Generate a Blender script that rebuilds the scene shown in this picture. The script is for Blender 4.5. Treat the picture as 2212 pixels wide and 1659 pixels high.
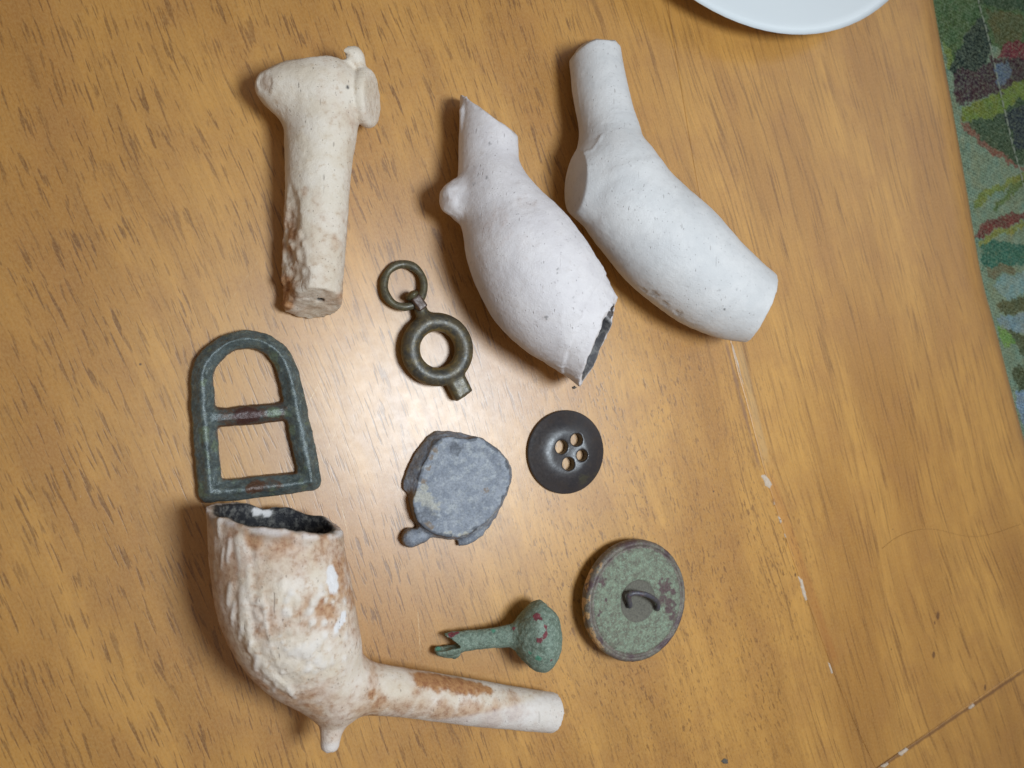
import bpy, math, random
import numpy as np
from mathutils import Matrix, Vector

for o in list(bpy.data.objects):
    bpy.data.objects.remove(o)
random.seed(7)
S = 0.001                     # everything below is worked out in millimetres
scene = bpy.context.scene
col = scene.collection

# ------------------------------------------------------------------ camera
F = 1640.0                    # focal length for a 2212 px wide picture
CX, CY = 1106.0, 829.5
H = 150.0                     # lens above the table
TX, TY = math.radians(21.0), math.radians(1.5)
_d = np.array([math.tan(TX), math.tan(TY), -1.0]); DIR = _d / np.linalg.norm(_d)
_up = np.array([0, 1.0, 0]) - DIR[1] * DIR; UP = _up / np.linalg.norm(_up)
RIGHT = np.cross(DIR, UP)
CAM = -DIR * (H / -DIR[2])

def at(u, v, z=0.0):
    """point at height z (mm) that the photograph shows at u, v"""
    r = DIR * F + RIGHT * (u - CX) - UP * (v - CY)
    return CAM + r * ((z - CAM[2]) / r[2])

def scale_at(u, v, z=0.0):
    """mm per picture unit there"""
    return float(np.dot(at(u, v, z) - CAM, DIR)) / F

cam_data = bpy.data.cameras.new("camera")
cam = bpy.data.objects.new("camera", cam_data); col.objects.link(cam)
M = Matrix.Identity(4)
for i in range(3):
    M[i][0] = RIGHT[i]; M[i][1] = UP[i]; M[i][2] = -DIR[i]; M[i][3] = CAM[i] * S
cam.matrix_world = M
cam_data.sensor_fit = 'HORIZONTAL'; cam_data.sensor_width = 36.0
cam_data.lens = 36.0 * F / 2212.0
cam_data.clip_start = 0.005; cam_data.clip_end = 50
cam_data.dof.use_dof = True
cam_data.dof.focus_distance = 0.150
cam_data.dof.aperture_fstop = cam_data.lens / 1.0
scene.camera = cam

# ------------------------------------------------------------------ light
world = bpy.data.worlds.new("World"); scene.world = world
world.use_nodes = True
wbg = world.node_tree.nodes['Background']
wbg.inputs['Color'].default_value = (1.0, 0.84, 0.74, 1)
wbg.inputs['Strength'].default_value = 0.19

def area_lamp(name, pos, target, size, watts, color, shape='DISK', size_y=None):
    ld = bpy.data.lights.new(name, 'AREA'); ld.shape = shape; ld.size = size * S
    if size_y: ld.size_y = size_y * S
    ld.energy = watts; ld.color = color
    o = bpy.data.objects.new(name, ld); col.objects.link(o)
    p, t = np.array(pos) * S, np.array(target) * S
    o.location = p
    o.rotation_euler = Vector(t - p).to_track_quat('-Z', 'Y').to_euler()
    return o
_lp = at(885, 935) + np.array([265 * math.tan(math.radians(15.0)), 0, 265.0])
area_lamp("lamp", _lp, at(1000, 860), 78, 0.70, (0.80, 0.91, 1.0))

# added cool fill lamp far off to the right, for pale sheen in the varnish
_wp = at(1780, 380); _wd = _wp - CAM; _wd = _wd / np.linalg.norm(_wd); _wd[2] = -_wd[2]
area_lamp("sheen_fill", _wp + _wd * 1100, _wp, 520, 0.75, (0.86, 0.94, 1.0), 'RECTANGLE', 420)
scene.view_settings.view_transform = 'Standard'
scene.view_settings.look = 'None'
scene.view_settings.exposure = 0.0
scene.view_settings.gamma = 1.0
scene.cycles.max_bounces = 8

# ------------------------------------------------------------------ numeric helpers
def _hash(ix, iy, iz, seed):
    h = (ix * 374761393 + iy * 668265263 + iz * 1442695041 + seed * 974634777) & 0xFFFFFFFF
    h = ((h ^ (h >> 13)) * 1274126177) & 0xFFFFFFFF
    h = ((h ^ (h >> 15)) * 2246822519) & 0xFFFFFFFF
    return ((h ^ (h >> 16)) & 0xFFFFFF).astype(np.float64) / 0xFFFFFF

def vnoise(p, seed=0):
    ip = np.floor(p).astype(np.int64); f = p - ip; w = f * f * f * (f * (f * 6 - 15) + 10)
    out = 0
    for dx in (0, 1):
        wx = w[:, 0] if dx else 1 - w[:, 0]
        for dy in (0, 1):
            wy = w[:, 1] if dy else 1 - w[:, 1]
            for dz in (0, 1):
                wz = w[:, 2] if dz else 1 - w[:, 2]
                out = out + wx * wy * wz * _hash(ip[:, 0] + dx, ip[:, 1] + dy, ip[:, 2] + dz, seed)
    return out * 2 - 1

def fbm(p, octaves=3, seed=0):
    a, s, t = 1.0, 0.0, 0.0
    for k in range(octaves):
        s = s + a * vnoise(p * (2.03 ** k) + 17.3 * k, seed + k); t += a; a *= 0.5
    return s / t

def sstep(a, b, x):
    t = np.clip((x - a) / (b - a), 0, 1); return t * t * (3 - 2 * t)

def smin(a, b, k):
    h = np.clip(0.5 + 0.5 * (b - a) / k, 0, 1)
    return b + (a - b) * h - k * h * (1 - h)

class Grid:
    def __init__(self, lo, hi, h):
        self.h = h; self.lo = np.array(lo, float)
        n = np.ceil((np.array(hi) - self.lo) / h).astype(int) + 1
        self.n = n
        self.X = (self.lo[0] + h * np.arange(n[0]))[:, None, None].astype(np.float32)
        self.Y = (self.lo[1] + h * np.arange(n[1]))[None, :, None].astype(np.float32)
        self.Z = (self.lo[2] + h * np.arange(n[2]))[None, None, :].astype(np.float32)
    def full(self): return np.full(tuple(self.n), 1e3, np.float32)
    def pts(self, mask):
        i = np.argwhere(mask); return self.lo + i * self.h

def tube(g, pts, rad, zs=1.0):
    """union of round cones along a polyline; zs squeezes it in height"""
    f = None
    pts = [np.array(p, float) for p in pts]
    for i in range(len(pts) - 1):
        a, b = pts[i], pts[i + 1]; d = b - a
        dz = d[2] / zs
        L2 = float(d[0] ** 2 + d[1] ** 2 + dz ** 2) + 1e-9
        px, py, pz = g.X - a[0], g.Y - a[1], (g.Z - a[2]) / zs
        t = np.clip((px * d[0] + py * d[1] + pz * dz) / L2, 0, 1)
        q = np.sqrt((px - t * d[0]) ** 2 + (py - t * d[1]) ** 2 + (pz - t * dz) ** 2) - (rad[i] + t * (rad[i + 1] - rad[i]))
        f = q if f is None else np.minimum(f, q)
    return f

def resample(pts, rad, n):
    """Catmull-Rom through stations"""
    P = np.hstack([np.array(pts, float), np.array(rad, float)[:, None]])
    P = np.vstack([2 * P[0] - P[1], P, 2 * P[-1] - P[-2]])
    m = len(P) - 3; out = []
    for s in np.linspace(0, m - 1e-6, n):
        i = int(s); t = s - i
        p0, p1, p2, p3 = P[i:i + 4]
        out.append(0.5 * (2 * p1 + (p2 - p0) * t + (2 * p0 - 5 * p1 + 4 * p2 - p3) * t * t + (3 * p1 - p0 - 3 * p2 + p3) * t ** 3))
    out = np.array(out)
    return out[:, :3], out[:, 3]

def ellipsoid(g, c, r, axes=None):
    px, py, pz = g.X - c[0], g.Y - c[1], g.Z - c[2]
    if axes is not None:
        A = np.array(axes, float)
        px, py, pz = [px * A[i][0] + py * A[i][1] + pz * A[i][2] for i in range(3)]
    k = np.sqrt((px / r[0]) ** 2 + (py / r[1]) ** 2 + (pz / r[2]) ** 2)
    return (k - 1) * min(r)

def plane(g, p, n):
    n = np.array(n, float); n = n / np.linalg.norm(n)
    return (g.X - p[0]) * n[0] + (g.Y - p[1]) * n[1] + (g.Z - p[2]) * n[2]

def rough(g, f, amp, freq, seed, width=2.0, octaves=3):
    """add noise to a field near its zero"""
    m = np.abs(f) < width
    f = f.copy()
    f[m] += (amp * fbm(g.pts(m) * freq, octaves, seed)).astype(np.float32)
    return f

def surface_nets(g, f):
    ins = f < 0
    c = np.zeros(tuple(np.array(f.shape) - 1), np.int8)
    for dx in (0, 1):
        for dy in (0, 1):
            for dz in (0, 1):
                c += ins[dx:f.shape[0] - 1 + dx, dy:f.shape[1] - 1 + dy, dz:f.shape[2] - 1 + dz]
    act = (c > 0) & (c < 8)
    idx = np.argwhere(act); nv = len(idx)
    vid = np.full(c.shape, -1, np.int64); vid[act] = np.arange(nv)
    acc = np.zeros((nv, 3)); cnt = np.zeros(nv)
    corners = [(a, b, d) for a in (0, 1) for b in (0, 1) for d in (0, 1)]
    val = {k: f[idx[:, 0] + k[0], idx[:, 1] + k[1], idx[:, 2] + k[2]].astype(float) for k in corners}
    for a in corners:
        for ax in range(3):
            if a[ax] == 0:
                b = list(a); b[ax] = 1; b = tuple(b)
                va, vb = val[a], val[b]
                m = (va < 0) != (vb < 0)
                t = va / np.where(m, va - vb, 1.0)
                p = np.array(a, float)[None, :].repeat(nv, 0); p[:, ax] += t
                acc[m] += p[m]; cnt[m] += 1
    V = g.lo + (idx + acc / cnt[:, None]) * g.h
    quads = []
    for ax in range(3):
        o1, o2 = [(1, 2), (2, 0), (0, 1)][ax]
        sl0 = [slice(None)] * 3; sl1 = [slice(None)] * 3
        sl0[ax] = slice(0, -1); sl1[ax] = slice(1, None)
        A, B = ins[tuple(sl0)], ins[tuple(sl1)]
        e = np.argwhere(A != B)
        k = (e[:, o1] > 0) & (e[:, o2] > 0) & (e[:, o1] < c.shape[o1]) & (e[:, o2] < c.shape[o2])
        e = e[k]
        fl = A[e[:, 0], e[:, 1], e[:, 2]]
        def vv(d1, d2):
            q = e.copy(); q[:, o1] += d1; q[:, o2] += d2
            return vid[q[:, 0], q[:, 1], q[:, 2]]
        Q = np.stack([vv(-1, -1), vv(0, -1), vv(0, 0), vv(-1, 0)], 1)
        Q[~fl] = Q[~fl][:, ::-1]
        quads.append(Q)
    Q = np.vstack(quads)
    Q = Q[(Q >= 0).all(1)]
    return V, Q

def vert_normals(V, Q):
    n = np.cross(V[Q[:, 2]] - V[Q[:, 0]], V[Q[:, 3]] - V[Q[:, 1]])
    N = np.zeros_like(V)
    for k in range(4):
        for ax in range(3):
            N[:, ax] += np.bincount(Q[:, k], n[:, ax], len(V))
    return N / (np.linalg.norm(N, axis=1, keepdims=True) + 1e-12)

def smooth(V, Q, it=2, lam=0.5):
    for _ in range(it):
        A = np.zeros_like(V); C = np.zeros(len(V))
        for k in range(4):
            a, b = Q[:, k], Q[:, (k + 1) % 4]
            for ax in range(3):
                A[:, ax] += np.bincount(a, V[b, ax], len(V)) + np.bincount(b, V[a, ax], len(V))
            C += np.bincount(a, minlength=len(V)) + np.bincount(b, minlength=len(V))
        V = V + lam * (A / np.maximum(C, 1)[:, None] - V)
    return V

# ------------------------------------------------------------------ object helpers
def tag(o, label=None, cat=None, group=None, kind=None):
    if label: o['label'] = label
    if cat: o['category'] = cat
    if group: o['group'] = group
    if kind: o['kind'] = kind
    return o

def empty(name, loc, label, cat, group=None):
    o = bpy.data.objects.new(name, None); col.objects.link(o)
    o.empty_display_size = 0.005
    o.location = np.array(loc) * S
    return tag(o, label, cat, group)

def mesh_obj(name, V, Fs, mat, parent=None, origin=(0, 0, 0), normals=None, paint=None, smooth_shade=True):
    me = bpy.data.meshes.new(name)
    V = np.asarray(V, float)
    me.from_pydata(((V - np.array(origin)) * S).tolist(), [], Fs.tolist() if hasattr(Fs, 'tolist') else Fs)
    me.update()
    if smooth_shade:
        me.polygons.foreach_set('use_smooth', np.ones(len(me.polygons), bool))
    if normals is not None:
        me.normals_split_custom_set_from_vertices(normals.tolist())
    if paint is not None:
        at_ = me.attributes.new('paint', 'FLOAT_COLOR', 'POINT')
        buf = np.ones((len(V), 4), np.float32); buf[:, :paint.shape[1]] = paint
        at_.data.foreach_set('color', buf.ravel())
    me.materials.append(mat)
    o = bpy.data.objects.new(name, me); col.objects.link(o)
    if parent is not None: o.parent = parent
    else: o.location = np.array(origin) * S
    return o

def split_parts(V, Q, lab, names, mats, parent, origin, paint=None, labels=None):
    """one continuous surface cut into its parts, shading kept seamless"""
    N = vert_normals(V, Q)
    fl = lab[Q[:, 0]]
    objs = []
    for i, nm in enumerate(names):
        q = Q[fl == i]
        if not len(q): continue
        u, inv = np.unique(q, return_inverse=True)
        o = mesh_obj(nm, V[u], inv.reshape(q.shape), mats[i], parent, origin, N[u], None if paint is None else paint[u])
        if labels and labels.get(nm): o['label'] = labels[nm]
        objs.append(o)
    return objs

def polyline_resample(P, n, closed=False):
    P = np.array(P, float)
    if closed: P = np.vstack([P, P[:1]])
    d = np.concatenate([[0], np.cumsum(np.linalg.norm(np.diff(P, axis=0), axis=1))])
    s = np.linspace(0, d[-1], n, endpoint=not closed)
    return np.stack([np.interp(s, d, P[:, k]) for k in range(P.shape[1])], 1)

def smooth_curve(P, n):
    Q, r = resample(np.array(P), np.zeros(len(P)), n * 4)
    return polyline_resample(Q, n)

# ------------------------------------------------------------------ material helpers
def srgb(r, g, b):
    f = lambda c: (c / 255 / 12.92) if c / 255 <= 0.04045 else ((c / 255 + 0.055) / 1.055) ** 2.4
    return (f(r), f(g), f(b), 1)

class Mat:
    def __init__(self, name):
        self.m = bpy.data.materials.new(name); self.m.use_nodes = True
        self.nt = self.m.node_tree; self.n = self.nt.nodes; self.l = self.nt.links
        self.b = self.n['Principled BSDF']
        tc = self.n.new('ShaderNodeTexCoord')
        mp = self.n.new('ShaderNodeMapping'); mp.inputs['Scale'].default_value = (1000, 1000, 1000)
        self.l.new(tc.outputs['Object'], mp.inputs['Vector'])
        self.mm = mp.outputs['Vector']
    def set(self, sock, val):
        if hasattr(val, 'is_output'): self.l.new(val, sock)
        else: sock.default_value = val
    def mapping(self, vec, scale=(1, 1, 1), rot=(0, 0, 0), loc=(0, 0, 0)):
        mp = self.n.new('ShaderNodeMapping')
        mp.inputs['Scale'].default_value = scale; mp.inputs['Rotation'].default_value = rot; mp.inputs['Location'].default_value = loc
        self.l.new(vec, mp.inputs['Vector']); return mp.outputs['Vector']
    def noise(self, vec, scale, detail=4, rough=0.55, dist=0.0, out='Fac'):
        t = self.n.new('ShaderNodeTexNoise')
        t.inputs['Scale'].default_value = scale; t.inputs['Detail'].default_value = detail
        t.inputs['Roughness'].default_value = rough; t.inputs['Distortion'].default_value = dist
        self.l.new(vec, t.inputs['Vector']); return t.outputs[out]
    def voronoi(self, vec, scale, out='Distance', feature='F1', rand=1.0):
        t = self.n.new('ShaderNodeTexVoronoi'); t.feature = feature
        t.inputs['Scale'].default_value = scale; t.inputs['Randomness'].default_value = rand
        self.l.new(vec, t.inputs['Vector']); return t.outputs[out]
    def math(self, op, a, b=0.0, c=None, clamp=False):
        t = self.n.new('ShaderNodeMath'); t.operation = op; t.use_clamp = clamp
        self.set(t.inputs[0], a); self.set(t.inputs[1], b)
        if c is not None: self.set(t.inputs[2], c)
        return t.outputs[0]
    def ramp(self, fac, a, b, lo=0.0, hi=1.0):
        t = self.n.new('ShaderNodeMapRange'); t.interpolation_type = 'SMOOTHSTEP'
        self.set(t.inputs[0], fac); t.inputs[1].default_value = a; t.inputs[2].default_value = b
        t.inputs[3].default_value = lo; t.inputs[4].default_value = hi
        return t.outputs[0]
    def mix(self, fac, a, b, blend='MIX'):
        t = self.n.new('ShaderNodeMix'); t.data_type = 'RGBA'; t.blend_type = blend
        self.set(t.inputs[0], fac); self.set(t.inputs[6], a); self.set(t.inputs[7], b)
        return t.outputs[2]
    def paint(self):
        a = self.n.new('ShaderNodeAttribute'); a.attribute_name = 'paint'
        s = self.n.new('ShaderNodeSeparateColor'); self.l.new(a.outputs['Color'], s.inputs[0])
        return s.outputs[0], s.outputs[1], s.outputs[2]
    def bump(self, height, dist_mm, strength=1.0, prev=None):
        t = self.n.new('ShaderNodeBump'); t.inputs['Distance'].default_value = dist_mm * S
        t.inputs['Strength'].default_value = strength
        self.l.new(height, t.inputs['Height'])
        if prev is not None: self.l.new(prev, t.inputs['Normal'])
        return t.outputs['Normal']
    def finish(self, color, rough=0.5, normal=None, metal=0.0, spec=0.5, coat=0.0, coat_rough=0.1):
        b = self.b
        self.set(b.inputs['Base Color'], color); self.set(b.inputs['Roughness'], rough)
        self.set(b.inputs['Metallic'], metal); self.set(b.inputs['Specular IOR Level'], spec)
        b.inputs['Coat Weight'].default_value = coat; b.inputs['Coat Roughness'].default_value = coat_rough
        if normal is not None:
            self.l.new(normal, b.inputs['Normal']); self.l.new(normal, b.inputs['Coat Normal'])
        return self.m

# ------------------------------------------------------------------ wood
GRAIN = math.atan2(0.36, 1.0)      # the grain runs down and to the right
def wood_material():
    m = Mat('varnished_wood')
    # coordinates turned into the grain: x across, y along; slight waviness
    warp = m.noise(m.mapping(m.mm, (0.012, 0.006, 0.01)), 1.0, 2, 0.5, out='Color')
    wv = m.n.new('ShaderNodeVectorMath'); wv.operation = 'MULTIPLY_ADD'
    m.l.new(warp, wv.inputs[0]); wv.inputs[1].default_value = (14, 14, 0); m.l.new(m.mm, wv.inputs[2])
    g = m.mapping(wv.outputs[0], (1, 1, 1), (0, 0, -GRAIN))
    sep = m.n.new('ShaderNodeSeparateXYZ'); m.l.new(g, sep.inputs[0])
    gx, gy = sep.outputs[0], sep.outputs[1]
    # broad tone
    t1 = m.noise(m.mapping(g, (0.045, 0.012, 1)), 1.0, 3, 0.5)
    t2 = m.noise(m.mapping(g, (0.35, 0.02, 1), loc=(7, 3, 0)), 1.0, 4, 0.6)
    t3 = m.noise(m.mapping(g, (2.2, 0.09, 1), loc=(3, 9, 0)), 1.0, 4, 0.6)
    base = m.mix(m.ramp(t1, 0.35, 0.65), srgb(182, 126, 52), srgb(214, 157, 74))
    base = m.mix(m.ramp(t2, 0.35, 0.75, 0, 0.45), base, srgb(156, 106, 46))
    base = m.mix(m.ramp(t3, 0.3, 0.75, 0, 0.28), base, srgb(136, 96, 46))
    # blotchy figure
    t4 = m.noise(m.mapping(m.mm, (0.10, 0.10, 1)), 1.0, 4, 0.6)
    base = m.mix(m.ramp(t4, 0.42, 0.72, 0, 0.5), base, srgb(172, 118, 58))
    # regions: coarse dashes (left), short dots (middle), long lines (right)
    def reg(px, py, rx, ry, soft=0.35):
        p = at(px, py)
        cg, sg = math.cos(-GRAIN), math.sin(-GRAIN)
        qx, qy = p[0] * cg - p[1] * sg, p[0] * sg + p[1] * cg
        dx = m.math('DIVIDE', m.math('SUBTRACT', gx, qx + 7 * 0.94), rx)
        dy = m.math('DIVIDE', m.math('SUBTRACT', gy, qy + 7), ry)
        d = m.math('SQRT', m.math('ADD', m.math('MULTIPLY', dx, dx), m.math('MULTIPLY', dy, dy)))
        d = m.math('ADD', d, m.math('MULTIPLY', m.math('SUBTRACT', t4, 0.5), 0.9))
        return m.ramp(d, 1 - soft, 1 + soft, 1, 0)
    mid = reg(1480, 1230, 40, 62)
    right = m.ramp(m.math('ADD', gx, m.math('MULTIPLY', m.math('SUBTRACT', t1, 0.5), 40.0)), 42, 66)
    def streaks(sx, sy, a, b, seed, detail=2.0):
        v = m.mapping(g, (sx, sy, 1), loc=(seed * 13.7, seed * 5.3, seed * 2.1))
        return m.ramp(m.noise(v, 1.0, detail, 0.45), a, b)
    ds = m.noise(m.mapping(g, (0.16, 0.03, 1), loc=(21, 5, 0)), 1.0, 3, 0.6)
    dens = m.ramp(ds, 0.34, 0.6, 0.5, 1.0)
    dL = m.math('MAXIMUM', streaks(1.7, 0.135, 0.60, 0.67, 1, 1.0), m.math('MULTIPLY', streaks(2.1, 0.2, 0.61, 0.69, 2, 1.0), 0.8))
    dL = m.math('MULTIPLY', dL, m.ramp(mid, 0.2, 0.8, 1, 0.4))
    dL = m.math('MULTIPLY', dL, m.ramp(right, 0.2, 0.9, 1, 0.15))
    dM = m.math('MULTIPLY', m.math('MAXIMUM', streaks(2.0, 0.42, 0.60, 0.67, 3), streaks(2.6, 0.8, 0.63, 0.71, 6)), mid)
    dR = m.math('MULTIPLY', m.math('MAXIMUM', streaks(1.5, 0.05, 0.56, 0.70, 4), streaks(2.2, 0.09, 0.59, 0.71, 5)), m.ramp(right, 0.1, 0.7, 0, 0.85))
    pore = m.math('MAXIMUM', m.math('MAXIMUM', dL, dM), dR)
    pore = m.math('MULTIPLY', pore, dens)
    colr = m.mix(m.math('MULTIPLY', pore, 0.66), base, srgb(96, 54, 15))
    fk = m.noise(m.mapping(g, (3.2, 1.6, 1), loc=(4, 8, 0)), 1.0, 3, 0.7)
    colr = m.mix(m.ramp(fk, 0.42, 0.62, 0.0, 0.22), colr, srgb(206, 166, 104))
    colr = m.mix(m.ramp(fk, 0.30, 0.44, 0.25, 0.0), colr, srgb(122, 84, 42))
    # dents and spots of dirt in the varnish
    sp = m.voronoi(m.mm, 0.085, 'Distance'); spots = m.ramp(sp, 0.012, 0.026, 0.8, 0)
    colr = m.mix(spots, colr, srgb(70, 48, 30))
    px_, py_ = m.n.new('ShaderNodeSeparateXYZ'), None
    m.l.new(m.mm, px_.inputs[0])
    wob = m.math('MULTIPLY', m.math('SUBTRACT', m.noise(m.mm, 0.35, 3, 0.6), 0.5), 3.0)
    def line_mask(a, b, off, half, soft, wv=0.3):
        a, b = at(*a)[:2] - at(1106, 829)[:2], at(*b)[:2] - at(1106, 829)[:2]
        d = (b - a) / np.linalg.norm(b - a); n = np.array([d[1], -d[0]]); n = -n if n[0] < 0 else n
        q = m.math('ADD', m.math('MULTIPLY', px_.outputs[0], float(n[0])), m.math('MULTIPLY', px_.outputs[1], float(n[1])))
        q = m.math('SUBTRACT', q, float(n @ a) + off)
        al = m.math('ADD', m.math('MULTIPLY', px_.outputs[0], float(d[0])), m.math('MULTIPLY', px_.outputs[1], float(d[1])))
        al = m.math('SUBTRACT', al, float(d @ a))
        q = m.math('ADD', m.math('ABSOLUTE', q), m.math('MULTIPLY', wob, wv))
        return m.math('MULTIPLY', m.ramp(q, half, half + soft, 1, 0), m.math('MULTIPLY', m.ramp(al, -2, 3), m.ramp(al, float(np.linalg.norm(b - a)) - 3, float(np.linalg.norm(b - a)) + 2, 1, 0)))
    # orange smudge painting in the seam groove's shading, grey glue line, gouges in the right half
    colr = m.mix(m.math('MULTIPLY', line_mask((1655, 1030), (1800, 1440), 0.9, 0.6, 1.4), 0.32), colr, srgb(168, 98, 40))
    colr = m.mix(m.math('MULTIPLY', line_mask((1568, 735), (1642, 1010), -0.2, 0.1, 0.5), 0.6), colr, srgb(122, 88, 70))
    colr = m.mix(m.math('MULTIPLY', line_mask((1588, 745), (1650, 1000), 0.9, 0.5, 0.9), 0.35), colr, srgb(196, 164, 116))
    colr = m.mix(m.math('MULTIPLY', line_mask((1897, 1660), (2214, 1447), 0.25, 0.15, 0.6), 0.7), colr, srgb(104, 66, 40))
    for a, b, k in (((903, 1322), (908, 1412), .6), ((645, 905), (694, 822), .6), ((735, 1075), (752, 1160), .5), ((1040, 790), (1075, 850), .3), ((700, 985), (740, 905), .35), ((1300, 700), (1420, 860), .2), ((560, 560), (470, 690), .18)):
        colr = m.mix(m.math('MULTIPLY', m.math('MULTIPLY', line_mask(a, b, 0, 0.02, 0.15, 0.08), m.ramp(fk, 0.4, 0.6, 0.1, 1)), k * 0.75), colr, srgb(236, 208, 160))
    for u, v, r in ((2026, 1330, 0.75), (2019, 1345, 0.35), (2017, 1416, 0.6), (1718, 1242, 0.35), (2128, 1485, .5)):
        p = at(u, v) - at(1106, 829)
        dx, dy = m.math('SUBTRACT', px_.outputs[0], float(p[0])), m.math('MULTIPLY', m.math('SUBTRACT', px_.outputs[1], float(p[1])), 0.55)
        d = m.math('SQRT', m.math('ADD', m.math('MULTIPLY', dx, dx), m.math('MULTIPLY', dy, dy)))
        d = m.math('ADD', d, m.math('MULTIPLY', wob, 0.25))
        colr = m.mix(m.ramp(d, r * 0.5, r * 1.1, 0.75, 0), colr, srgb(84, 52, 30))
    # relief: pores, fibre, tiny orange peel and scratches
    peel = m.noise(m.mm, 1.5, 3, 0.6)
    fib = m.noise(m.mapping(g, (5.0, 0.9, 1)), 1.0, 3, 0.6)
    hgt = m.math('ADD', m.math('MULTIPLY', peel, 0.5), m.math('MULTIPLY', fib, 0.55))
    nrm = m.bump(hgt, 0.006)
    nrm = m.bump(m.math('SUBTRACT', 1.0, pore), 0.007, prev=nrm)
    def scratch(rot, sx, sy, thr, seed):
        v = m.mapping(m.mm, (sx, sy, 1), (0, 0, rot), (seed, seed * 2, 0))
        d = m.voronoi(v, 1.0, 'Distance'); c = m.voronoi(v, 1.0, 'Color')
        sc = m.n.new('ShaderNodeSeparateColor'); m.l.new(c, sc.inputs[0])
        return m.math('MULTIPLY', m.ramp(d, thr * 0.4, thr, 1, 0), m.ramp(sc.outputs[0], 0.3, 0.45, 1, 0))
    scr = m.math('MAXIMUM', scratch(1.1, 0.30, 0.030, 0.016, 2), scratch(-0.6, 0.36, 0.045, 0.016, 5))
    scr = m.math('MAXIMUM', scr, scratch(0.1, 0.3, 0.05, 0.016, 9))
    nrm = m.bump(m.math('SUBTRACT', 1.0, scr), 0.012, prev=nrm)
    colr = m.mix(m.math('MULTIPLY', scr, 0.22), colr, srgb(215, 180, 130))
    rgh = m.ramp(m.noise(m.mm, 0.5, 3, 0.6), 0.3, 0.7, 0.40, 0.47)
    return m.finish(colr, rgh, nrm, spec=0.6, coat=1.0, coat_rough=0.36)
wood = wood_material()

def plain(name, c, rough=0.7, spec=0.4):
    return Mat(name).finish(c, rough, spec=spec)
filler_mat = Mat('wood_filler')
filler_mat = filler_mat.finish(filler_mat.mix(filler_mat.noise(filler_mat.mm, 2.0), srgb(176, 146, 112), srgb(226, 214, 200)), 0.8)

# table outline (top view), seams between the boards
EDGE_PX = [(1900, -900), (1960, -400), (2020.9, 0), (2056.5, 199), (2092, 402), (2124, 590), (2158, 719), (2212, 930), (2262, 1110), (2330, 1330)]
SEAM_PX = [(1330, -900), (1400, -300), (1490, 300), (1577, 735), (1612, 868), (1655, 1030), (1712, 1205), (1760, 1340), (1826, 1515), (1893, 1662)]
edge = smooth_curve([at(u, v, -3.5) for u, v in EDGE_PX], 60)
seam = smooth_curve([at(u, v) for u, v in SEAM_PX], 60)
edge[:, 2] = 0; seam[:, 2] = 0
joint_a, joint_b = at(1893, 1662), at(2212, 1446)
jd = (joint_b - joint_a) / np.linalg.norm(joint_b - joint_a)
table_org = at(1106, 829)
table = empty('wooden_table', table_org, 'varnished light brown wooden tabletop with dark grain flecks under all the finds', 'table')

def cut_to_line(L, p, d):
    """keep the part of polyline L lying before the line p + s d"""
    n = np.array([-d[1], d[0]])
    s = (L[:, :2] - p[:2]) @ n
    keep = L[s > 0]
    k = len(keep)
    if k < len(L):
        a, b = L[k - 1], L[k]; sa, sb = s[k - 1], s[k]
        keep = np.vstack([keep, a + (b - a) * sa / (sa - sb)])
    return keep

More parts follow.
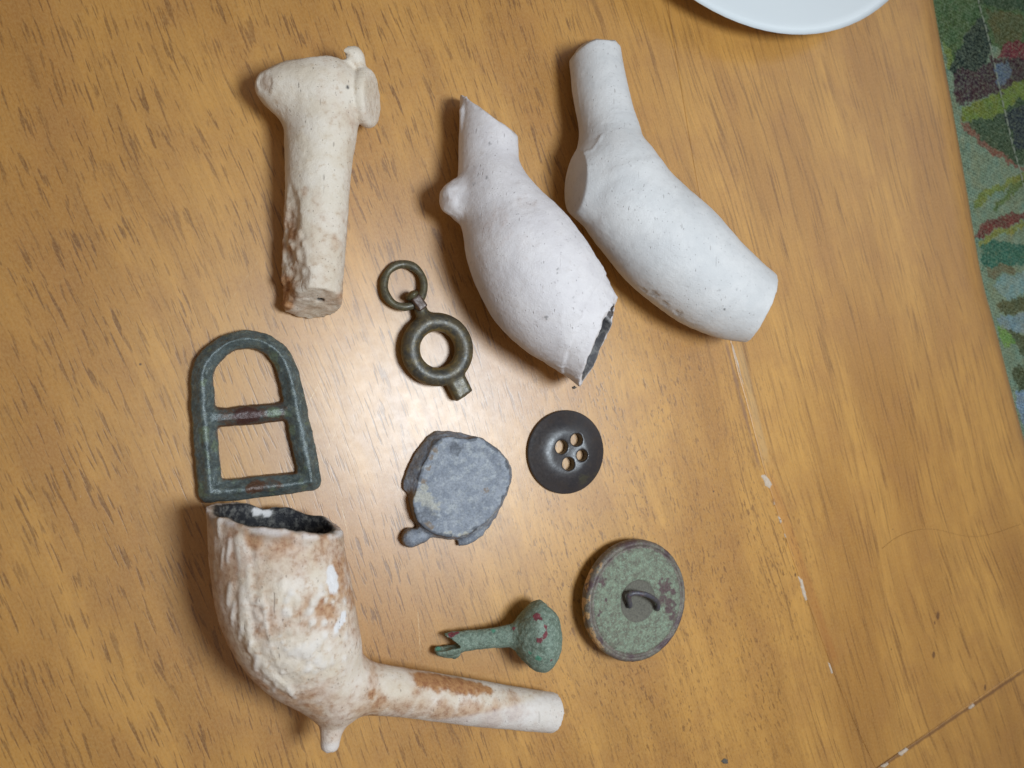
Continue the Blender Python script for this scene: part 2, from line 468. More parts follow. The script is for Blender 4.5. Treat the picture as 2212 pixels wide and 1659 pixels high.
def board(name, L, R, bull=False, gl=0.02, gr=0.02, gap=0.2):
    """board between two edge lines running down the picture; rounded nose on the right if bull"""
    n = 90
    L = polyline_resample(L, n); R = polyline_resample(R, n)
    rows = []
    tR = np.gradient(R, axis=0); tR /= np.linalg.norm(tR, axis=1, keepdims=True)
    tL = np.gradient(L, axis=0); tL /= np.linalg.norm(tL, axis=1, keepdims=True)
    nR = np.stack([-tR[:, 1], tR[:, 0], 0 * tR[:, 0]], 1)
    nL = -np.stack([-tL[:, 1], tL[:, 0], 0 * tL[:, 0]], 1)
    up = np.array([0, 0, 1.0])
    colsL = [(gl, -18), (gl, -0.12), (gl + 0.05, -0.05), (gl + 0.2, -0.012), (gl + 0.5, 0)]
    for d, z in colsL: rows.append(L - nL * d + up * z)
    if bull:
        prof = [(13, 0), (11, -0.05), (9, -0.22), (7, -0.55), (5, -1.1), (3.2, -1.9), (1.6, -3.0), (0.5, -4.4), (0, -6.2), (0.3, -9), (1.5, -13), (4, -18)]
    else:
        prof = [(gr + 0.5, 0), (gr + 0.2, -0.012), (gr + 0.05, -0.05), (gr, -0.12), (gr, -18)]
    inner = R - nR * prof[0][0]
    li = L - nL * (gl + 0.5)
    for t in (0.1, 0.25, 0.5, 0.75, 0.9): rows.append(li + (inner - li) * t)
    for d, z in prof: rows.append(R - nR * d + up * z)
    G = np.array(rows)                      # columns x n
    # chamfer the row ends
    m = len(G)
    G2 = []
    for j in range(n):
        G2.append(G[:, j])
    G2 = np.array(G2)
    def end_rows(k0, k1):
        a = G2[k0]; dirv = G2[k0] - G2[k1]; dirv = dirv / np.linalg.norm(dirv, axis=1, keepdims=True); dirv[:, 2] = 0
        r1 = a - dirv * (gap + 0.2) ; r1 = r1 + up * -0.02
        r2 = a - dirv * (gap + 0.06) + up * -0.12
        r3 = a - dirv * gap + up * -0.30
        r4 = a - dirv * gap; r4[:, 2] = np.minimum(-18, r4[:, 2])
        body = a - dirv * (gap + 0.5)
        return [body, r1, r2, r3, r4]
    st, en = end_rows(0, 1), end_rows(n - 1, n - 2)
    A = np.array(st[::-1] + list(G2[1:-1]) + en)
    nr = len(A)
    V = A.reshape(-1, 3)
    i = np.arange(nr - 1)[:, None] * m + np.arange(m - 1)[None, :]
    Q = np.stack([i, i + m, i + m + 1, i + 1], -1).reshape(-1, 4)
    o = mesh_obj(name, V, Q, wood, table, table_org)
    return o

far_left = np.array([at(1106, 829) + np.array([-330, y, 0]) for y in np.linspace(240, -240, 60)])
# main board, left of the long seam and on past its end
seam_on = np.vstack([seam, seam[-1] + (seam[-1] - seam[-4]) / np.linalg.norm(seam[-1] - seam[-4]) * 160])
board('wood_board', far_left, seam_on)
rb_L = cut_to_line(seam, joint_a, jd); rb_R = cut_to_line(edge, joint_a, jd)
board('wood_board', rb_L, rb_R, bull=True)
# leaf below the slanting joint
lf_L = np.vstack([seam[-1], seam_on[-1]])
eR = cut_to_line(edge, joint_a, jd)[-1]
lf_R = np.vstack([eR, eR + np.array([40, -110, 0])])
lf = board('wood_board', lf_L, lf_R, bull=True)
lf.location.z = -0.0002

def flake(name, pts_px, z, mat, parent, org, seed, thick=0.22):
    """small irregular crumb lying at these outline points"""
    P = np.array([at(u, v, z) for u, v in pts_px]); P = polyline_resample(P, 18, True)
    rng = np.random.RandomState(seed)
    c = P.mean(0)
    P = c + (P - c) * (1 + rng.uniform(-.25, .2, (len(P), 1)) * (0 if thick < .15 else 1))
    V = [P + rng.normal(0, 0.05, P.shape) * [1, 1, 0] - [0, 0, 0.25], c + (P - c) * 0.86 + [0, 0, thick * 0.5] + rng.normal(0, .02, P.shape),
         c + (P - c) * 0.45 + [0, 0, thick] + rng.normal(0, 0.05, P.shape), np.array([c + [0, 0, thick * 0.9]])]
    V = np.vstack(V); n = 18; Fs = []
    for r in range(2):
        for i in range(n):
            Fs.append([r * n + i, r * n + (i + 1) % n, (r + 1) * n + (i + 1) % n, (r + 1) * n + i])
    for i in range(n): Fs.append([2 * n + i, 2 * n + (i + 1) % n, 3 * n])
    return mesh_obj(name, V, Fs, mat, parent, org)

for k, pp in enumerate([
    [(1643, 1026), (1652, 1024), (1663, 1036), (1668, 1050), (1662, 1056), (1651, 1048)],
    [(1670, 1083), (1672, 1084), (1673, 1092), (1671, 1090)],
    [(1679, 1112), (1684, 1116), (1690, 1130), (1685, 1132)],
    [(1693, 1152), (1696, 1154), (1698, 1162), (1695, 1160)],
    [(1724, 1246), (1731, 1248), (1741, 1280), (1745, 1300), (1738, 1297), (1729, 1268)],
    [(1577, 734), (1580, 733), (1596, 790), (1608, 838), (1607, 839), (1592, 787)],
    [(1788, 1430), (1792, 1432), (1800, 1455), (1796, 1457)],
    [(1940, 1630), (1960, 1614), (1964, 1618), (1946, 1634)],
    [(1905, 1655), (1918, 1646), (1921, 1650), (1908, 1660)],
    [(2092, 1528), (2104, 1519), (2107, 1523), (2096, 1532)],
]):
    flake('filler_chip', pp, 0.0, filler_mat, table, table_org, k, 0.12 if k in (5,) else 0.2)

# ------------------------------------------------------------------ woven cloth beyond the table edge
def in_poly(P, poly):
    poly = np.array(poly); x, y = P[:, 0], P[:, 1]; ins = np.zeros(len(P), bool)
    j = len(poly) - 1
    for i in range(len(poly)):
        xi, yi = poly[i]; xj, yj = poly[j]
        ins ^= ((yi > y) != (yj > y)) & (x < (xj - xi) * (y - yi) / (yj - yi + 1e-12) + xi)
        j = i
    return ins

CLOTH_Z = -14.0
def zi(x, y): return (1437.7 + .3556 * x, .3556 * y)
def zj(x, y): return (1843.3 + .26676 * x, 516.1 + .26676 * y)
cloth_shapes = [   # outline, colour
    ([zi(1640, -400), zi(2300, -400), zi(2300, 250), zi(2000, 300), zi(1800, 380), zi(1735, 400), zi(1690, 250), zi(1640, 60)], (74, 98, 58)),
    ([zi(1850, -60), zi(2177, -60), zi(2200, 60), zi(2000, 40), zi(1900, 20)], (52, 74, 50)),
    ([zi(1725, 400), zi(1800, 250), zi(1900, 110), zi(1960, 160), zi(1990, 330), zi(1900, 420), zi(1760, 430)], (40, 52, 48)),
    ([zi(1950, 60), zi(2060, 60), zi(2177, 90), zi(2177, 240), zi(2020, 270), zi(1965, 150)], (86, 88, 52)),
    ([zi(2010, 330), zi(2090, 250), zi(2220, 240), zi(2220, 340), zi(2100, 360)], (116, 42, 58)),
    ([zi(1755, 430), zi(1900, 420), zi(2010, 340), zi(2100, 360), zi(2220, 330), zi(2220, 470), zi(2060, 560), zi(1900, 610), zi(1780, 640), zi(1760, 560)], (66, 40, 52)),
    ([zi(2000, 400), zi(2080, 370), zi(2110, 430), zi(2060, 510), zi(2000, 500)], (96, 108, 128)),
    ([zi(1800, 645), zi(1990, 590), zi(2240, 440), zi(2240, 560), zi(2010, 700), zi(1850, 745), zi(1800, 700)], (112, 128, 52)),
    ([zi(1700, 260), zi(1740, 300), zi(1740, 390), zi(1715, 390)], (112, 128, 62)),
    ([zi(1830, 735), zi(2010, 700), zi(2240, 560), zi(2260, 1000), zi(2110, 985), zi(1960, 880)], (58, 76, 52)),
    ([zi(2060, 690), zi(2200, 640), zi(2240, 900), zi(2130, 900)], (38, 46, 58)),
    ([zi(1795, 715), zi(1835, 740), zi(1965, 880), zi(2120, 980), zi(2240, 1040), zi(2240, 1060), zi(2100, 1005), zi(1940, 905), zi(1820, 780)], (128, 84, 70)),
    ([zi(1855, 1230), zi(2000, 1120), zi(2240, 1010), zi(2240, 1060), zi(2010, 1165), zi(1865, 1280)], (122, 132, 62)),
    ([zi(1990, 1260), zi(2090, 1130), zi(2240, 1050), zi(2240, 1090), zi(2100, 1180), zi(2010, 1290)], (92, 112, 60)),
    ([zi(1885, 1450), zi(1900, 1395), zi(2020, 1320), zi(2240, 1270), zi(2240, 1300), zi(2040, 1380), zi(1930, 1440)], (112, 50, 48)),
    ([zi(1895, 1480), zi(1940, 1440), zi(2060, 1375), zi(2240, 1320), zi(2240, 1365), zi(2040, 1420), zi(1910, 1520)], (132, 136, 66)),
    ([zi(1915, 1560), zi(1960, 1500), zi(2240, 1490), zi(2240, 1600), zi(1930, 1620)], (52, 104, 86)),
    ([zj(1040, 60), zj(1100, 20), zj(1500, 20), zj(1500, 190), zj(1060, 200)], (52, 104, 86)),
    ([zj(1070, 210), zj(1270, 205), zj(1300, 250), zj(1150, 320), zj(1095, 310)], (112, 106, 78)),
    ([zj(1130, 400), zj(1180, 330), zj(1300, 270), zj(1500, 240), zj(1500, 430), zj(1250, 470)], (130, 156, 150)),
    ([zj(1150, 500), zj(1300, 470), zj(1500, 470), zj(1500, 590), zj(1200, 610)], (84, 84, 52)),
    ([zj(1160, 640), zj(1260, 610), zj(1500, 610), zj(1500, 760), zj(1300, 760), zj(1200, 690)], (128, 148, 152)),
    ([zj(1170, 700), zj(1230, 720), zj(1310, 860), zj(1250, 880), zj(1190, 790)], (110, 146, 70)),
    ([zj(1230, 700), zj(1400, 800), zj(1500, 900), zj(1500, 1000), zj(1350, 930), zj(1290, 820)], (78, 82, 52)),
    ([zj(1290, 1080), zj(1330, 1010), zj(1400, 1080), zj(1420, 1260), zj(1340, 1230)], (70, 76, 48)),
    ([zj(1300, 1260), zj(1450, 1220), zj(1480, 1600), zj(1360, 1500)], (128, 152, 176)),
]
def build_cloth():
    c0 = at(2180, 400, CLOTH_Z); org = np.array([c0[0], c0[1], CLOTH_Z])
    x0 = at(1990, 0, CLOTH_Z)[0] - 26; h = 0.3
    xs = np.arange(x0, x0 + 150, h); ys = np.arange(at(2100, -500, CLOTH_Z)[1], at(2300, 1560, CLOTH_Z)[1], -h)
    XX, YY = np.meshgrid(xs, ys)
    P = np.stack([XX.ravel(), YY.ravel()], 1)
    colr = np.tile(np.array(srgb(124, 142, 118)[:3]), (len(P), 1))
    P3 = np.c_[P, np.zeros(len(P))]
    jit = np.stack([fbm(P3 * 0.9, 2, 3), fbm(P3 * 0.9, 2, 8)], 1) * 0.9 + np.stack([fbm(P3 * .25, 2, 13), fbm(P3 * .25, 2, 18)], 1) * 1.4
    # a loose repeat of leaves carries the print on beyond what the photograph shows
    lf = fbm(P3 * 0.06 * [1, 1.4, 1], 3, 31); lf2 = fbm(P3 * 0.08, 3, 47)
    outside = (P[:, 0] > at(2225, 400, CLOTH_Z)[0] + 0.17 * (at(2225, 400, CLOTH_Z)[1] - P[:, 1]) * 1.0) | (P[:, 1] > at(2050, -20, CLOTH_Z)[1]) | (P[:, 1] < at(2230, 960, CLOTH_Z)[1])
    colr[outside & (lf > 0.05)] = srgb(74, 98, 58)[:3]
    colr[outside & (lf > 0.28)] = srgb(48, 58, 52)[:3]
    colr[outside & (lf2 > 0.3)] = srgb(112, 128, 56)[:3]
    colr[outside & (lf2 < -0.36)] = srgb(88, 44, 54)[:3]
    for poly, c in cloth_shapes:
        W = np.array([at(u, v, CLOTH_Z)[:2] for u, v in poly])
        lo, hi = W.min(0) - 3, W.max(0) + 3
        k = np.where((P[:, 0] > lo[0]) & (P[:, 0] < hi[0]) & (P[:, 1] > lo[1]) & (P[:, 1] < hi[1]))[0]
        ins = in_poly(P[k] + jit[k], W)
        colr[k[ins]] = srgb(*c)[:3]
    # threads of other colours running through the weave
    th = fbm(P3 * [2.1, 2.1, 1], 2, 61)
    hue = fbm(P3 * 0.5, 3, 91); hue2 = fbm(P3 * 0.35, 3, 95)
    colr = colr * (1 + 0.3 * np.stack([hue, 0.3 * hue + 0.5 * hue2, hue2], 1))
    alt = sstep(0.15, 0.5, fbm(P3 * 0.7, 3, 101))[:, None] * 0.14
    colr = colr * (1 - alt) + np.roll(colr, 9, axis=0) * 0.5 * alt + np.array(srgb(40, 52, 40)[:3]) * alt * 0.5
    colr *= (1.0 + 0.35 * th)[:, None]; colr = np.clip(colr * 1.3, 0.004, 1)
    t2 = vnoise(P3 * 1.7, 77); colr[t2 > 0.72] = colr[t2 > 0.72] * 0.55 + np.array(srgb(150, 160, 120)[:3]) * 0.35
    bulge = -0.0009 * ((XX - c0[0]) ** 2)
    Zs = CLOTH_Z + np.clip(bulge, -8, 0) + 0.25 * fbm(P3 * 0.05, 2, 5).reshape(XX.shape)
    V = np.stack([XX, YY, Zs], -1).reshape(-1, 3)
    nr, nc = XX.shape
    # sides going down give the pad its thickness
    i = np.arange(nr - 1)[:, None] * nc + np.arange(nc - 1)[None, :]
    Q = np.stack([i, i + nc, i + nc + 1, i + 1], -1).reshape(-1, 4)
    ring = np.concatenate([np.arange(nc), np.arange(1, nr) * nc + nc - 1, (nr - 1) * nc + np.arange(nc - 2, -1, -1), np.arange(nr - 2, 0, -1) * nc])
    low = V[ring] - [0, 0, 40]; k0 = len(V)
    V = np.vstack([V, low]); colr = np.vstack([colr, colr[ring]])
    n = len(ring); a = np.arange(n); b = (a + 1) % n
    Q = np.vstack([Q, np.stack([ring[a], ring[b], k0 + b, k0 + a], 1)])
    m = Mat('woven_cloth')
    at_ = m.n.new('ShaderNodeAttribute'); at_.attribute_name = 'paint'
    wsep = m.n.new('ShaderNodeSeparateXYZ'); m.l.new(m.mapping(m.mm, (1, 1, 1), (0, 0, 0.25)), wsep.inputs[0])
    sx = m.math('SINE', m.math('MULTIPLY', wsep.outputs[0], math.pi / 0.85)); sy = m.math('SINE', m.math('MULTIPLY', wsep.outputs[1], math.pi / 0.85))
    over = m.ramp(m.math('MULTIPLY', sx, sy), -0.1, 0.1)
    ax_, ay_ = m.math('ABSOLUTE', sx), m.math('ABSOLUTE', sy)
    hgt = m.math('ADD', m.math('MULTIPLY', over, ax_), m.math('MULTIPLY', m.math('SUBTRACT', 1.0, over), ay_))
    hgt = m.math('ADD', hgt, m.math('MULTIPLY', m.noise(m.mm, 2.0, 2, 0.6), 0.5))
    fine = m.noise(m.mm, 1.4, 3, 0.7)
    c = m.mix(m.ramp(fine, 0.4, 0.7, 0, 0.5), at_.outputs['Color'], srgb(150, 165, 140))
    c = m.mix(m.ramp(fine, 0.35, 0.5, 0.5, 0), c, srgb(28, 34, 28))
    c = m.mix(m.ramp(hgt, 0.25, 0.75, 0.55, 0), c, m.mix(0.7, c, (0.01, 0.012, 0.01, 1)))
    mat = m.finish(c, 0.95, m.bump(hgt, 0.3), spec=0.1)
    root = empty('floral_cloth', org, 'green floral woven cloth pad with pale stitching beside the table edge', 'cloth')
    mesh_obj('fabric', V, Q, mat, root, org, paint=np.c_[colr, np.ones(len(colr))])
    # running stitch
    seamU = [zi(1870, -260), zi(1900, 0), zi(1945, 180), zi(1985, 350), zi(2020, 520), zi(2060, 690), zi(2100, 860), zi(2150, 1040), zi(2200, 1230), (2260, 560), (2320, 800)]
    L = smooth_curve([at(u, v, CLOTH_Z) for u, v in seamU], 400)
    d = np.concatenate([[0], np.cumsum(np.linalg.norm(np.diff(L, axis=0), axis=1))])
    VV, FF = [], []
    s = 0.0
    while s < d[-1] - 3:
        q = np.stack([np.interp(np.linspace(s, s + 2.5, 6), d, L[:, k]) for k in range(3)], 1)
        zt = CLOTH_Z - np.clip(0.0009 * (q[:, 0] - c0[0]) ** 2, 0, 8) + 0.25 * fbm(np.c_[q[:, :2], np.zeros(6)] * 0.05, 2, 5)
        q[:, 2] = zt + 0.12 + 0.12 * np.sin(np.linspace(0, math.pi, 6))
        t = q[-1] - q[0]; t = t / np.linalg.norm(t); nn = np.array([-t[1], t[0], 0])
        base = len(VV)
        for j in range(6):
            r = 0.2 * (0.5 + 0.5 * math.sin(math.pi * (j + .5) / 6))
            for a in range(6):
                ang = a * math.pi / 3
                VV.append(q[j] + nn * math.cos(ang) * r + np.array([0, 0, 1]) * math.sin(ang) * r)
        for j in range(5):
            for a in range(6):
                FF.append([base + j * 6 + a, base + j * 6 + (a + 1) % 6, base + (j + 1) * 6 + (a + 1) % 6, base + (j + 1) * 6 + a])
        s += 2.95
    mesh_obj('stitching', np.array(VV), FF, plain('thread', srgb(150, 158, 140), 0.9), root, org)
build_cloth()

# ------------------------------------------------------------------ white dish
def lathe(prof, n=96):
    V = []; Fs = []
    m = len(prof)
    for r, z in prof:
        for k in range(n):
            a = 2 * math.pi * k / n; V.append((r * math.cos(a), r * math.sin(a), z))
    for i in range(m - 1):
        for k in range(n):
            Fs.append([i * n + k, i * n + (k + 1) % n, (i + 1) * n + (k + 1) % n, (i + 1) * n + k])
    return np.array(V), Fs
dz = 9.0
e1, e2, e3 = at(1501.7, 0, dz), at(1729, 74.7, dz), at(1921, 0, dz)
A2 = np.array([[2 * (e2[0] - e1[0]), 2 * (e2[1] - e1[1])], [2 * (e3[0] - e1[0]), 2 * (e3[1] - e1[1])]])
b2 = np.array([e2[:2] @ e2[:2] - e1[:2] @ e1[:2], e3[:2] @ e3[:2] - e1[:2] @ e1[:2]])
dc = np.linalg.solve(A2, b2); dR = float(np.linalg.norm(dc - e2[:2]))
dm = Mat('white_glaze')
dish_mat = dm.finish(dm.mix(m_ := dm.noise(dm.mm, 0.05, 2), srgb(222, 229, 232), srgb(227, 233, 235)), 0.14, spec=0.5)
R_ = dR
prof = [(0.0, dz - 1.6), (R_ * .3, dz - 1.55), (R_ * .55, dz - 1.4), (R_ * .7, dz - 1.1), (R_ * .84, dz - .6), (R_ * .94, dz - .15), (R_ - 1.2, dz + 0.05), (R_ - .5, dz + 0.22), (R_ - .1, dz), (R_, dz - .4), (R_ - .3, dz - 0.9), (R_ * .9, 5.4), (R_ * .75, 2.6), (R_ * .58, 1.0), (R_ * .56, 0.02), (R_ * .5, 0.02), (R_ * .48, .8), (0.0, 0.8)]
PV, PF = lathe([tuple(x) for x in smooth_curve(np.array([(a, b, 0) for a, b in prof]), 70)[:, :2]])
dish_org = np.array([dc[0], dc[1], 0])
dish = empty('white_dish', dish_org, 'smooth white glazed round dish cut by the top edge of the picture', 'dish')
mesh_obj('dish_body', PV + dish_org, PF, dish_mat, dish, dish_org)

# ------------------------------------------------------------------ clay pipes
def clay_material(name, c1, c2, dirt, relief=0.05, pit=0.6, freckle=0.5):
    m = Mat(name)
    st, dk, wh = m.paint()
    n1 = m.noise(m.mm, 0.16, 4, 0.6); n2 = m.noise(m.mm, 0.9, 5, 0.65); n3 = m.noise(m.mm, 3.5, 3, 0.6)
    c = m.mix(m.ramp(n1, 0.35, 0.65), c1, c2)
    c = m.mix(m.ramp(n2, 0.52, 0.75, 0, freckle), c, dirt)
    # hairline scrapes and pits
    def pits(scale, stretch, thr, keep, rot, seed):
        v = m.mapping(m.mm, (scale, scale * stretch, scale), (0.3, 0.2, rot), (seed, seed, seed))
        d = m.voronoi(v, 1.0, 'Distance'); cc = m.voronoi(v, 1.0, 'Color')
        sc = m.n.new('ShaderNodeSeparateColor'); m.l.new(cc, sc.inputs[0])
        return m.math('MULTIPLY', m.ramp(d, thr * 0.5, thr, 1, 0), m.ramp(sc.outputs[0], keep * .7, keep * .7 + 0.1, 1, 0))
    pt = m.math('MAXIMUM', pits(0.8, 0.2, 0.13, 0.4, 0.5, 1), pits(1.1, 0.45, 0.14, 0.4, -0.9, 4))
    pt = m.math('MAXIMUM', pt, pits(1.9, 0.8, 0.17, 0.35, 0.1, 7))
    c = m.mix(m.math('MULTIPLY', pt, pit), c, srgb(112, 98, 88))
    stm = m.ramp(m.math('ADD', st, m.math('MULTIPLY', m.math('SUBTRACT', n2, 0.5), 0.55)), 0.02, 0.98)
    stc = m.mix(m.ramp(n2, 0.35, 0.7), srgb(184, 136, 90), srgb(150, 100, 66))
    c = m.mix(m.math('MULTIPLY', stm, m.ramp(st, 0.02, 0.12)), c, stc)
    dkc = m.mix(m.ramp(n2, 0.42, 0.66), srgb(38, 38, 42), srgb(104, 102, 98))
    c = m.mix(dk, c, dkc)
    c = m.mix(wh, c, srgb(226, 222, 220))
    hgt = m.math('ADD', m.math('MULTIPLY', n2, 0.7), m.math('MULTIPLY', n3, 0.5))
    nrm = m.bump(hgt, relief * 3)
    scr = m.math('MAXIMUM', pits(0.5, 0.07, 0.10, 0.4, 0.9, 11), pits(0.45, 0.09, 0.09, 0.4, -0.5, 14))
    c = m.mix(m.math('MULTIPLY', scr, 0.12), c, srgb(150, 138, 128))
    nrm = m.bump(m.math('SUBTRACT', 1.0, m.math('MAXIMUM', pt, scr)), relief * 1.6, prev=nrm)
    return m.finish(c, 0.62, nrm, spec=0.35)
clay_white = clay_material('white_clay', srgb(221, 215, 214), srgb(211, 205, 205), srgb(194, 184, 178), 0.05, 0.28, 0.3)
clay_grey = clay_material('pale_grey_clay', srgb(214, 212, 210), srgb(204, 203, 202), srgb(186, 184, 182), 0.045, 0.28, 0.3)
clay_cream = clay_material('cream_clay', srgb(226, 215, 200), srgb(216, 202, 182), srgb(188, 164, 134), 0.055, 0.4, 0.6)
clay_stained = clay_material('stained_clay', srgb(228, 216, 203), srgb(215, 200, 180), srgb(188, 154, 116), 0.06, 0.35, 0.6)

def stations(tr, pts, z, n):
    """traced centre + half width -> 3-D axis and radii in mm"""
    P, R = [], []
    for (x, y, r), zz in zip(pts, z):
        u, v = tr(x, y); k = tr(1, 0)[0] - tr(0, 0)[0]
        P.append(at(u, v, zz)); R.append(r * k * scale_at(u, v, zz))
    return resample(P, R, n)

def blob(V, c, r, seed=0, jag=0.35, edge=0.25):
    d = np.linalg.norm(V - np.array(c), axis=1) / r + jag * fbm(V * (1.6 / r), 3, seed)
    return sstep(1 + edge, 1 - edge, d)

def bbox(arrs, rads, pad=3.0):
    P = np.vstack(arrs); R = max(np.max(r) for r in rads)
    return P.min(0) - R - pad, P.max(0) + R + pad

def nearest_label(V, axes):
    D = []
    for P, R in axes:
        d = np.min(np.linalg.norm(V[:, None, :] - P[None, ::2, :], axis=2) - R[None, ::2], axis=1)
        D.append(d)
    return np.argmin(np.array(D), axis=0)

PIPES = 'broken clay tobacco pipes laid out on the table'

# --- pipe 1 : stem with flaring bowl base, upper left
def pipe_one():
    tr = lambda x, y: (479.2 + .4 * x, 73.7 + .4 * y)
    sP, sR = stations(tr, [(545, 330, 168), (546, 450, 188), (532, 560, 187), (522, 700, 176), (517, 850, 169), (507, 1050, 166), (494, 1250, 164), (486, 1420, 160), (480, 1560, 158)],
                      [7.2, 7.0, 6.8, 6.5, 6.4, 6.3, 6.2, 6.1, 6.1], 28)
    bP, bR = stations(tr, [(282, 288, 99), (345, 300, 140), (435, 305, 166), (540, 300, 172), (615, 288, 134), (660, 312, 92)], [7.6, 7.6, 7.6, 7.6, 7.6, 7.6], 22)
    lo, hi = bbox([sP, bP], [sR, bR]); g = Grid(lo, hi, 0.34)
    fs = tube(g, sP, sR); fb = tube(g, bP, bR)
    f = smin(fs, fb, 3.2)
    # web that flares from the stem to the left of the bowl base
    # heel: an oval disc facing right
    hc = at(*tr(806, 346), 8.4); k = .4 * scale_at(*tr(806, 346), 8.4)
    ax = np.array([math.cos(-0.05), math.sin(-0.05), 0.56]); ax /= np.linalg.norm(ax)
    a2 = np.cross([0, 0, 1], ax); a2 /= np.linalg.norm(a2); a3 = np.cross(ax, a2)
    heel = ellipsoid(g, hc - ax * 0.9, (2.7, 154 * k, 154 * k), (ax, a2, a3))
    heel = np.maximum(heel, rough(g, plane(g, hc + ax * 0.3, ax) + 0 * heel, .2, .6, 31))
    f = smin(f, heel, 0.25)
    # torn bowl wall sticking up at the top right
    kn = at(*tr(676, 125), 8.5); f = smin(f, ellipsoid(g, kn, (2.6, 1.8, 3.0)), 1.4)
    f = np.maximum(f, -ellipsoid(g, at(*tr(655, 112), 11.5), (1.4, .7, 1.4)))
    kn2 = at(*tr(716, 152), 8.0); f = smin(f, ellipsoid(g, kn2, (1.5, 2.1, 2.8)), 1.3)
    # bowl broken off along the top
    pa, pb = at(*tr(215, 205), 7.6), at(*tr(560, 116), 7.6)
    # gently arched break
    pc = at(*tr(640, 119), 7.6)
    for q0, q1 in ((pa, at(*tr(340, 143), 7.6)), (at(*tr(340, 143), 7.6), pb), (pb, pc)):
        cut = rough(g, plane(g, q0, facing(q0, q1)) + np.zeros_like(f), 0.2, 0.7, 5)
        lim = (g.X - at(*tr(600, 0), 7.6)[0]) * 0.8       # leave the torn knob on the right standing
        f = np.maximum(f, np.minimum(cut, -lim + 0 * cut)) if True else f
    # hollow of the bowl seen from other sides
    hb = at(*tr(500, 120), 7.6); f = np.maximum(f, -ellipsoid(g, hb + np.array([0, 1.5, 0]), (7.6, 4.6, 4.6)))
    # stem end, broken at a slant facing the viewer, with the bore
    pe = at(*tr(486, 1512), 2.5); t = sP[-1] - sP[-6]; t /= np.linalg.norm(t)
    ne = t + np.array([0, 0, 0.42])
    cut = rough(g, plane(g, pe, ne) + np.zeros_like(f), 0.4, 0.5, 11, 3.0)
    f = np.maximum(f, cut)
    ray = at(*tr(532, 1440), 0) - CAM; nn = ne / np.linalg.norm(ne)
    eb = CAM + ray * (((pe - CAM) @ nn) / (ray @ nn))
    f = np.maximum(f, -tube(g, [eb + t * 3 + [0, 0, 1.2], eb - t * 5 - [0, 0, 2.0]], [0.75, 0.75]))
    # flaked strip down the lower left of the stem
    nl = np.array([-0.86, -0.085, 0.50])
    pl = at(*tr(380, 1150), 8.4)
    q = rough(g, plane(g, pl, nl) + np.zeros_like(f), 1.0, 0.42, 21, 3.0, 4)
    keep = (g.Y - at(*tr(350, 800), 8)[1]) * 0.3
    f = np.maximum(f, np.minimum(q, -keep - 0 * q) + 0.0)
    f = np.maximum(f, -(g.Z - 0.02) + 0 * f)
    V, Q = surface_nets(g, f); V = smooth(V, Q, 1)
    N = vert_normals(V, Q)
    low = sstep(at(*tr(0, 760), 8)[1], at(*tr(0, 1100), 8)[1], V[:, 1])
    left = sstep(at(*tr(440, 1000), 9)[0], at(*tr(370, 1000), 9)[0], V[:, 0])
    V += N * (0.10 * fbm(V * 0.5, 3, 3) * (1 + 2.2 * low * left) + 0.05 * fbm(V * 1.6, 2, 9) * (1 + 3 * low * left))[:, None]
    hn = (V - hc) @ ax; onheel = sstep(0.3, 0.8, hn) * sstep(7, 4, np.linalg.norm(V - hc, axis=1))
    V += N * (0.42 * onheel * fbm(V * 1.1, 2, 90))[:, None]
    V[:, 2] = np.maximum(V[:, 2], 0.01)
    # stains
    st = 0.62 * low * left * sstep(-0.45, 0.3, fbm(V * 0.45, 3, 4)) + 0.22 * low + 0.24 * sstep(0.0, 0.5, fbm(V * 0.13, 3, 14))
    rgt = sstep(at(*tr(600, 1000), 9)[0], at(*tr(670, 1000), 9)[0], V[:, 0])
    st += 0.42 * low * rgt * sstep(-0.1, 0.4, fbm(V * 0.4, 3, 24))
    for (x, y, r, a) in [(430, 850, 1.3, .45), (260, 385, 2.4, .35), (690, 440, 2.2, .3), (735, 480, 2, .4), (640, 240, 1.8, .28), (660, 1120, 2.2, .45)]:
        st = np.maximum(st, a * blob(V, at(*tr(x, y), 12), r, x, 0.6, 0.6))
    dk = np.zeros(len(V))
    for (x, y, z, r) in [(684, 284, 13.2, 0.42), (605, 372, 15, 0.22)]:
        dk = np.maximum(dk, blob(V, at(*tr(x, y), z), r, 1, 0.1))
    dk[N[:, 1] > 9] = 0
    # pinhole finds the surface
    for (x, y, r) in [(684, 284, 0.34), (527, 310, 0.14), (470, 445, 0.15), (600, 375, 0.16)]:
        c = surf(V, tr(x, y)); dk = np.maximum(dk, blob(V, c, r, 1, 0.1))
    wb = V - eb; rb = np.linalg.norm(wb - (wb @ t)[:, None] * t, axis=1)
    dk = np.maximum(dk, 0.85 * sstep(-.25, -.7, wb @ nn) * (np.linalg.norm(wb, axis=1) < 5) * (V[:, 2] < eb[2] + 1.0) * (rb < 2.2))
    chip = blob(V, surf(V, tr(222, 258)), 1.7, 5, .3, .15)
    V -= N * (0.28 * chip)[:, None]; st = np.maximum(st, .3 * chip)
    paint = np.stack([np.clip(st, 0, 1), dk, 0 * dk], 1)
    org = np.array([sP[14][0], sP[14][1], 0])
    root = empty('clay_pipe', org, 'cream clay pipe stem with flared bowl base and round heel, upper left', 'clay pipe', PIPES)
    lab = np.where(np.min(np.linalg.norm(V[:, None, :] - hc[None, None, :], axis=2), axis=1) < 9, 0, 0)
    lab = nearest_label(V, [(bP, bR), (sP[9:], sR[9:])])
    lab[((V - hc) @ ax > -0.9) & (np.linalg.norm(V - hc, axis=1) < 8)] = 2
